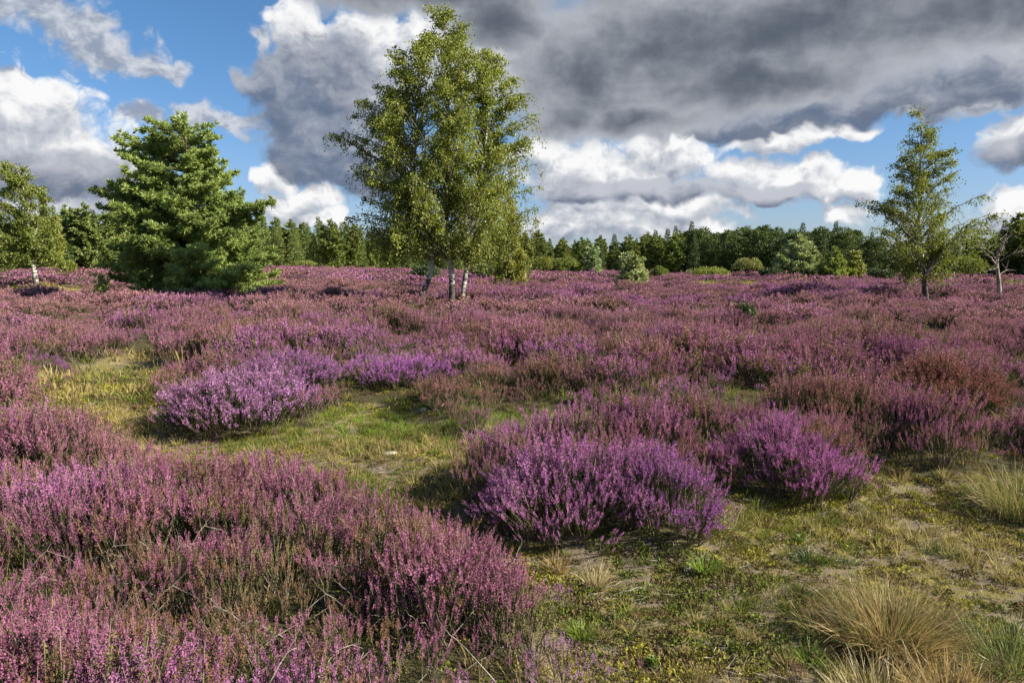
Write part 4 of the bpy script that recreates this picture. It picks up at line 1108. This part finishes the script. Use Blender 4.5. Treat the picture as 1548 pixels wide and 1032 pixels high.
# saplings in the heather
pine_px(152, 147, 158, 418, 33, M['needle'], 'tiny pine sapling in the heather left of the big pine', 14, per=9, fine=0.35)
pine_px(1128, 1125, 1131, 466, 19, M['needle_dark'], 'tiny pine sapling alone in the open pink heather on the right', 12, per=9, fine=0.25)

# ------------------------------------------------------------------ the woods
def spruce_proto(H, R, mat, bark, n_br=150, leaf=0.34):
    root = empty('spruce_tree', (0, 0, -50))
    mb = MB(); t = np.linspace(0, 1, 8); tube(mb, np.stack([0*t, 0*t, t*H], -1), 0.14*(1-t)+0.02, 6); mb.build('trunk', M[bark], root)
    fol = MB(); P, A = [], []
    for i in range(n_br):
        u = (i+rng.random())/n_br; z = H*(0.04+0.95*u); L = R*(1-u)**0.85*rng.uniform(.75, 1.12)+0.12; a = i*2.4+rng.normal(0, .3)
        m = max(3, int(26*(L/R)**0.8+3)); tt = rng.random(m)**0.7; sp = rng.normal(0, 0.20*L, m)*(1-0.5*tt)
        d = np.array([math.cos(a), math.sin(a), 0]); s = np.array([-d[1], d[0], 0])
        P.append(d*(tt*L)[:, None]+s*sp[:, None]+np.stack([0*tt, 0*tt, z-0.26*L*tt+0.10*L*tt**2-np.abs(rng.normal(0, .10, m))], -1)); A.append(np.tile(d+np.array([0, 0, -.15]), (m, 1))+rng.normal(0, .5, (m, 3)))
    P = np.concatenate(P); A = np.concatenate(A); leaves(fol, P, A, leaf*rng.uniform(.6, 1.2, len(P)), .45)
    fol.build('crown', mat, root); return root

def broad_proto(H, R, mat, n=5200, leaf=0.36, lobes=30, z0=0.12):
    root = empty('broadleaf_tree', (0, 0, -50))
    mb = MB(); t = np.linspace(0, 1, 8); tube(mb, np.stack([0.1*np.sin(t*4), 0*t, t*H*0.75], -1), 0.22*(1-t)+0.03, 6)
    for k in range(9):
        a = rng.random()*6.28; s = np.array([0, 0, H*rng.uniform(.25, .6)]); e = np.array([math.cos(a)*R*.7, math.sin(a)*R*.7, s[2]+H*.22]); q = np.linspace(0, 1, 5)[:, None]
        tube(mb, s+(e-s)*q, np.linspace(.07, .015, 5), 4)
    mb.build('trunk', M['bark'], root)
    fol = MB(); per = n//lobes
    for k in range(lobes):
        d = randdir(1)[0]; u = rng.random()
        z = H*(z0+ (0.92-z0)*u); w = R*math.sqrt(max(0.08, 1-((u-0.42)/0.66)**2))
        a = rng.random()*6.28; rr = w*rng.uniform(.35, .8)
        c = np.array([math.cos(a)*rr, math.sin(a)*rr, z-0.08*H]); rad = R*rng.uniform(.26, .42)
        dd = randdir(per); dd[:, 2] = np.where(dd[:, 2] < -0.3, -dd[:, 2], dd[:, 2])
        P = c+dd*rad*rng.uniform(.7, 1.06, (per, 1))*np.array([1, 1, .8]); P[:, 2] = np.maximum(P[:, 2], 0.1)
        leaves(fol, P, nrm(dd*.5+randdir(per)), leaf*rng.uniform(.6, 1.3, per), .65, 0, np.clip(rng.normal(.5, .18, per)+rng.normal(0, .12), 0, 1))
    fol.build('crown', mat, root); return root

def wpine_proto(H, R, mat):
    r = pine('pine_tree', 'x', (0, 0, -50), H, [(H*.12, -R*.7, R*.7), (H*.35, -R, R), (H*.6, -R*.92, R*.92), (H*.8, -R*.65, R*.65), (H*.93, -R*.35, R*.35), (H*.99, -.15, .15)], mat, n_br=70, cl_len=0.5, r=.16, per=6, step=.42, width=.13, base_z=H*.1, top_up=.8)
    return r
def wbirch_proto(H, R, mat):
    return birch('birch_tree', 'x', (0, 0, -50), [{'pts': [(0,0,-.2),(.1,0,H*.3),(-.1,.05,H*.6),(.05,0,H*.98)], 'r': .11}], [(H*.22,-R*.7,R*.7),(H*.4,-R,R),(H*.6,-R*.95,R*.95),(H*.8,-R*.65,R*.65),(H,-.2,.2)], mat, n_limb=60, n_str=9, n_leaf=8, leaf=.30, clear=H*.15, hang=1.3)
PR = {'s': [spruce_proto(10, 2.0, M['needle_dark'], 'bark') for _ in range(3)], 'm': [spruce_proto(10, 2.2, M['needle_mid'], 'bark') for _ in range(2)],
      'p': [wpine_proto(10, 2.4, M['needle_mid']) for _ in range(3)], 'o': [broad_proto(10, 3.6, M['oakleaf']) for _ in range(3)], 'b': [wbirch_proto(9, 1.9, M['birchleaf_dark']), wbirch_proto(9, 1.7, M['birchleaf_pale'])],
      'q': [broad_proto(5, 2.0, M['oakleaf'], 2400, 0.3, 16, 0.02)]}
KIDS = {}
for L in PR.values():
    for r in L: KIDS[r.name] = [q for q in C.objects if q.parent == r]
TXT = {'s': ('dark green spruce standing in the far wood along the horizon', 'spruce', 'dark spruces of the far wood'),
       'm': ('mid green sunlit spruce standing in the front of the wood beyond the heath', 'spruce', 'sunlit spruces of the left wood'),
       'p': ('round topped pine standing in the wood along the far edge of the heath', 'pine', 'pines of the far wood'),
       'o': ('dense dark broadleaf tree in the wood at the right', 'broadleaf tree', 'broadleaf trees of the right wood'),
       'b': ('pale stemmed birch standing at the edge of the left wood', 'birch', 'birches along the left wood'),
       'q': ('low dark undergrowth bush beneath the trees of the far wood', 'bush', 'undergrowth bushes below the wood')}
used = set()
def plant(kind, x, y, h, wide=1.0):
    i = rng.integers(0, len(PR[kind])); r = PR[kind][i]; H = 10 if kind not in 'bq' else (9 if kind == 'b' else 5)
    if r.name not in used: used.add(r.name); o = r
    else:
        o = r.copy(); C.objects.link(o)
        for ch in KIDS[r.name]:
            c = ch.copy(); C.objects.link(c); c.parent = o
    s = h/H; o.location = (x, y, float(height(x, y))-0.1); o.rotation_euler = (0, 0, rng.random()*6.28); o.scale = (s*wide, s*wide, s)
    tag(o, *TXT[kind])

# top line of the wood in the photo (u, v), distance of its edge, and what grows there
LINE = [(-120, 318), (0, 322), (60, 318), (100, 312), (130, 310), (170, 316), (240, 322), (300, 326), (400, 332), (440, 332), (480, 330), (520, 335), (560, 345), (620, 350), (700, 352), (780, 352), (840, 358),
        (880, 356), (930, 358), (980, 352), (1010, 348), (1050, 346), (1075, 342), (1100, 344), (1140, 341), (1180, 338), (1220, 340), (1260, 338), (1300, 350), (1340, 352), (1400, 356), (1450, 352), (1500, 350), (1530, 332), (1560, 325), (1700, 330)]
def build_wood():
    lu = [p[0] for p in LINE]; lv = [p[1] for p in LINE]
    for row in range(4):
        u = -110.0 + row*9
        while u < 1670:
            edge = np.interp(u, [-150, 100, 200, 400, 560, 800, 1050, 1300, 1450, 1600], [75, 78, 100, 128, 140, 150, 138, 118, 95, 80])
            d = edge*(1+0.055*row)+rng.uniform(-2, 2)
            vt = np.interp(u, lu, lv) + rng.normal(0, 5.5) + (8 if row == 0 else 2)
            x = col(u, d); hgt = CAMZ + (400-vt)*d/FPX - float(height(x, d))
            if u < 190: kind = rng.choice(list('bbpm')) if row < 2 else rng.choice(list('pps'))
            elif u < 400: kind = rng.choice(list('ppmb'))
            elif u < 600: kind = rng.choice(list('mmmps')) if row else rng.choice(list('mmpb'))
            elif u < 1045: kind = rng.choice(list('sspp')) if row else rng.choice(list('sppqs'.replace('q', 'm')))
            elif u < 1310: kind = rng.choice(list('ooooooos')) if row < 3 else rng.choice(list('oos'))
            else: kind = rng.choice(list('osps'))
            if kind in 's' and rng.random() < .3: hgt *= 1.05
            wide = {'s': .95, 'm': 1.0, 'p': 1.05, 'o': 1.05, 'b': 1.0}[kind]*rng.uniform(.85, 1.2)
            plant(kind, x, d, hgt, wide)
            if row == 1 or (row == 3):
                plant('q', x+rng.uniform(-1, 1), d+1.5, rng.uniform(2.2, 4.0), 1.25)
            stepm = {'s': 2.5, 'm': 2.6, 'p': 3.1, 'o': 4.0, 'b': 2.5}[kind]*(1.0 if row else 1.25)
            u += stepm*FPX/d
    for L in PR.values():
        for r in L:
            if r.name not in used:
                for ch in KIDS[r.name]: bpy.data.objects.remove(ch)
                bpy.data.objects.remove(r)
build_wood()

# ------------------------------------------------------------------ camera
cd = bpy.data.cameras.new('camera'); cam = bpy.data.objects.new('camera', cd); C.objects.link(cam)
cd.sensor_width = 36; cd.lens = FPX/W0*36; cd.clip_end = 6000; cd.clip_start = 0.05
cam.location = (0, 0, CAMZ); cam.rotation_euler = (math.radians(90)-PITCH, 0, 0); S.camera = cam

S.view_settings.view_transform = 'Standard'; S.view_settings.look = 'None'; S.view_settings.exposure = 1.25; S.view_settings.gamma = 1.0
cy = S.cycles
cy.max_bounces = 5; cy.diffuse_bounces = 3; cy.glossy_bounces = 2; cy.transmission_bounces = 3; cy.transparent_max_bounces = 4
cy.sample_clamp_indirect = 4.0
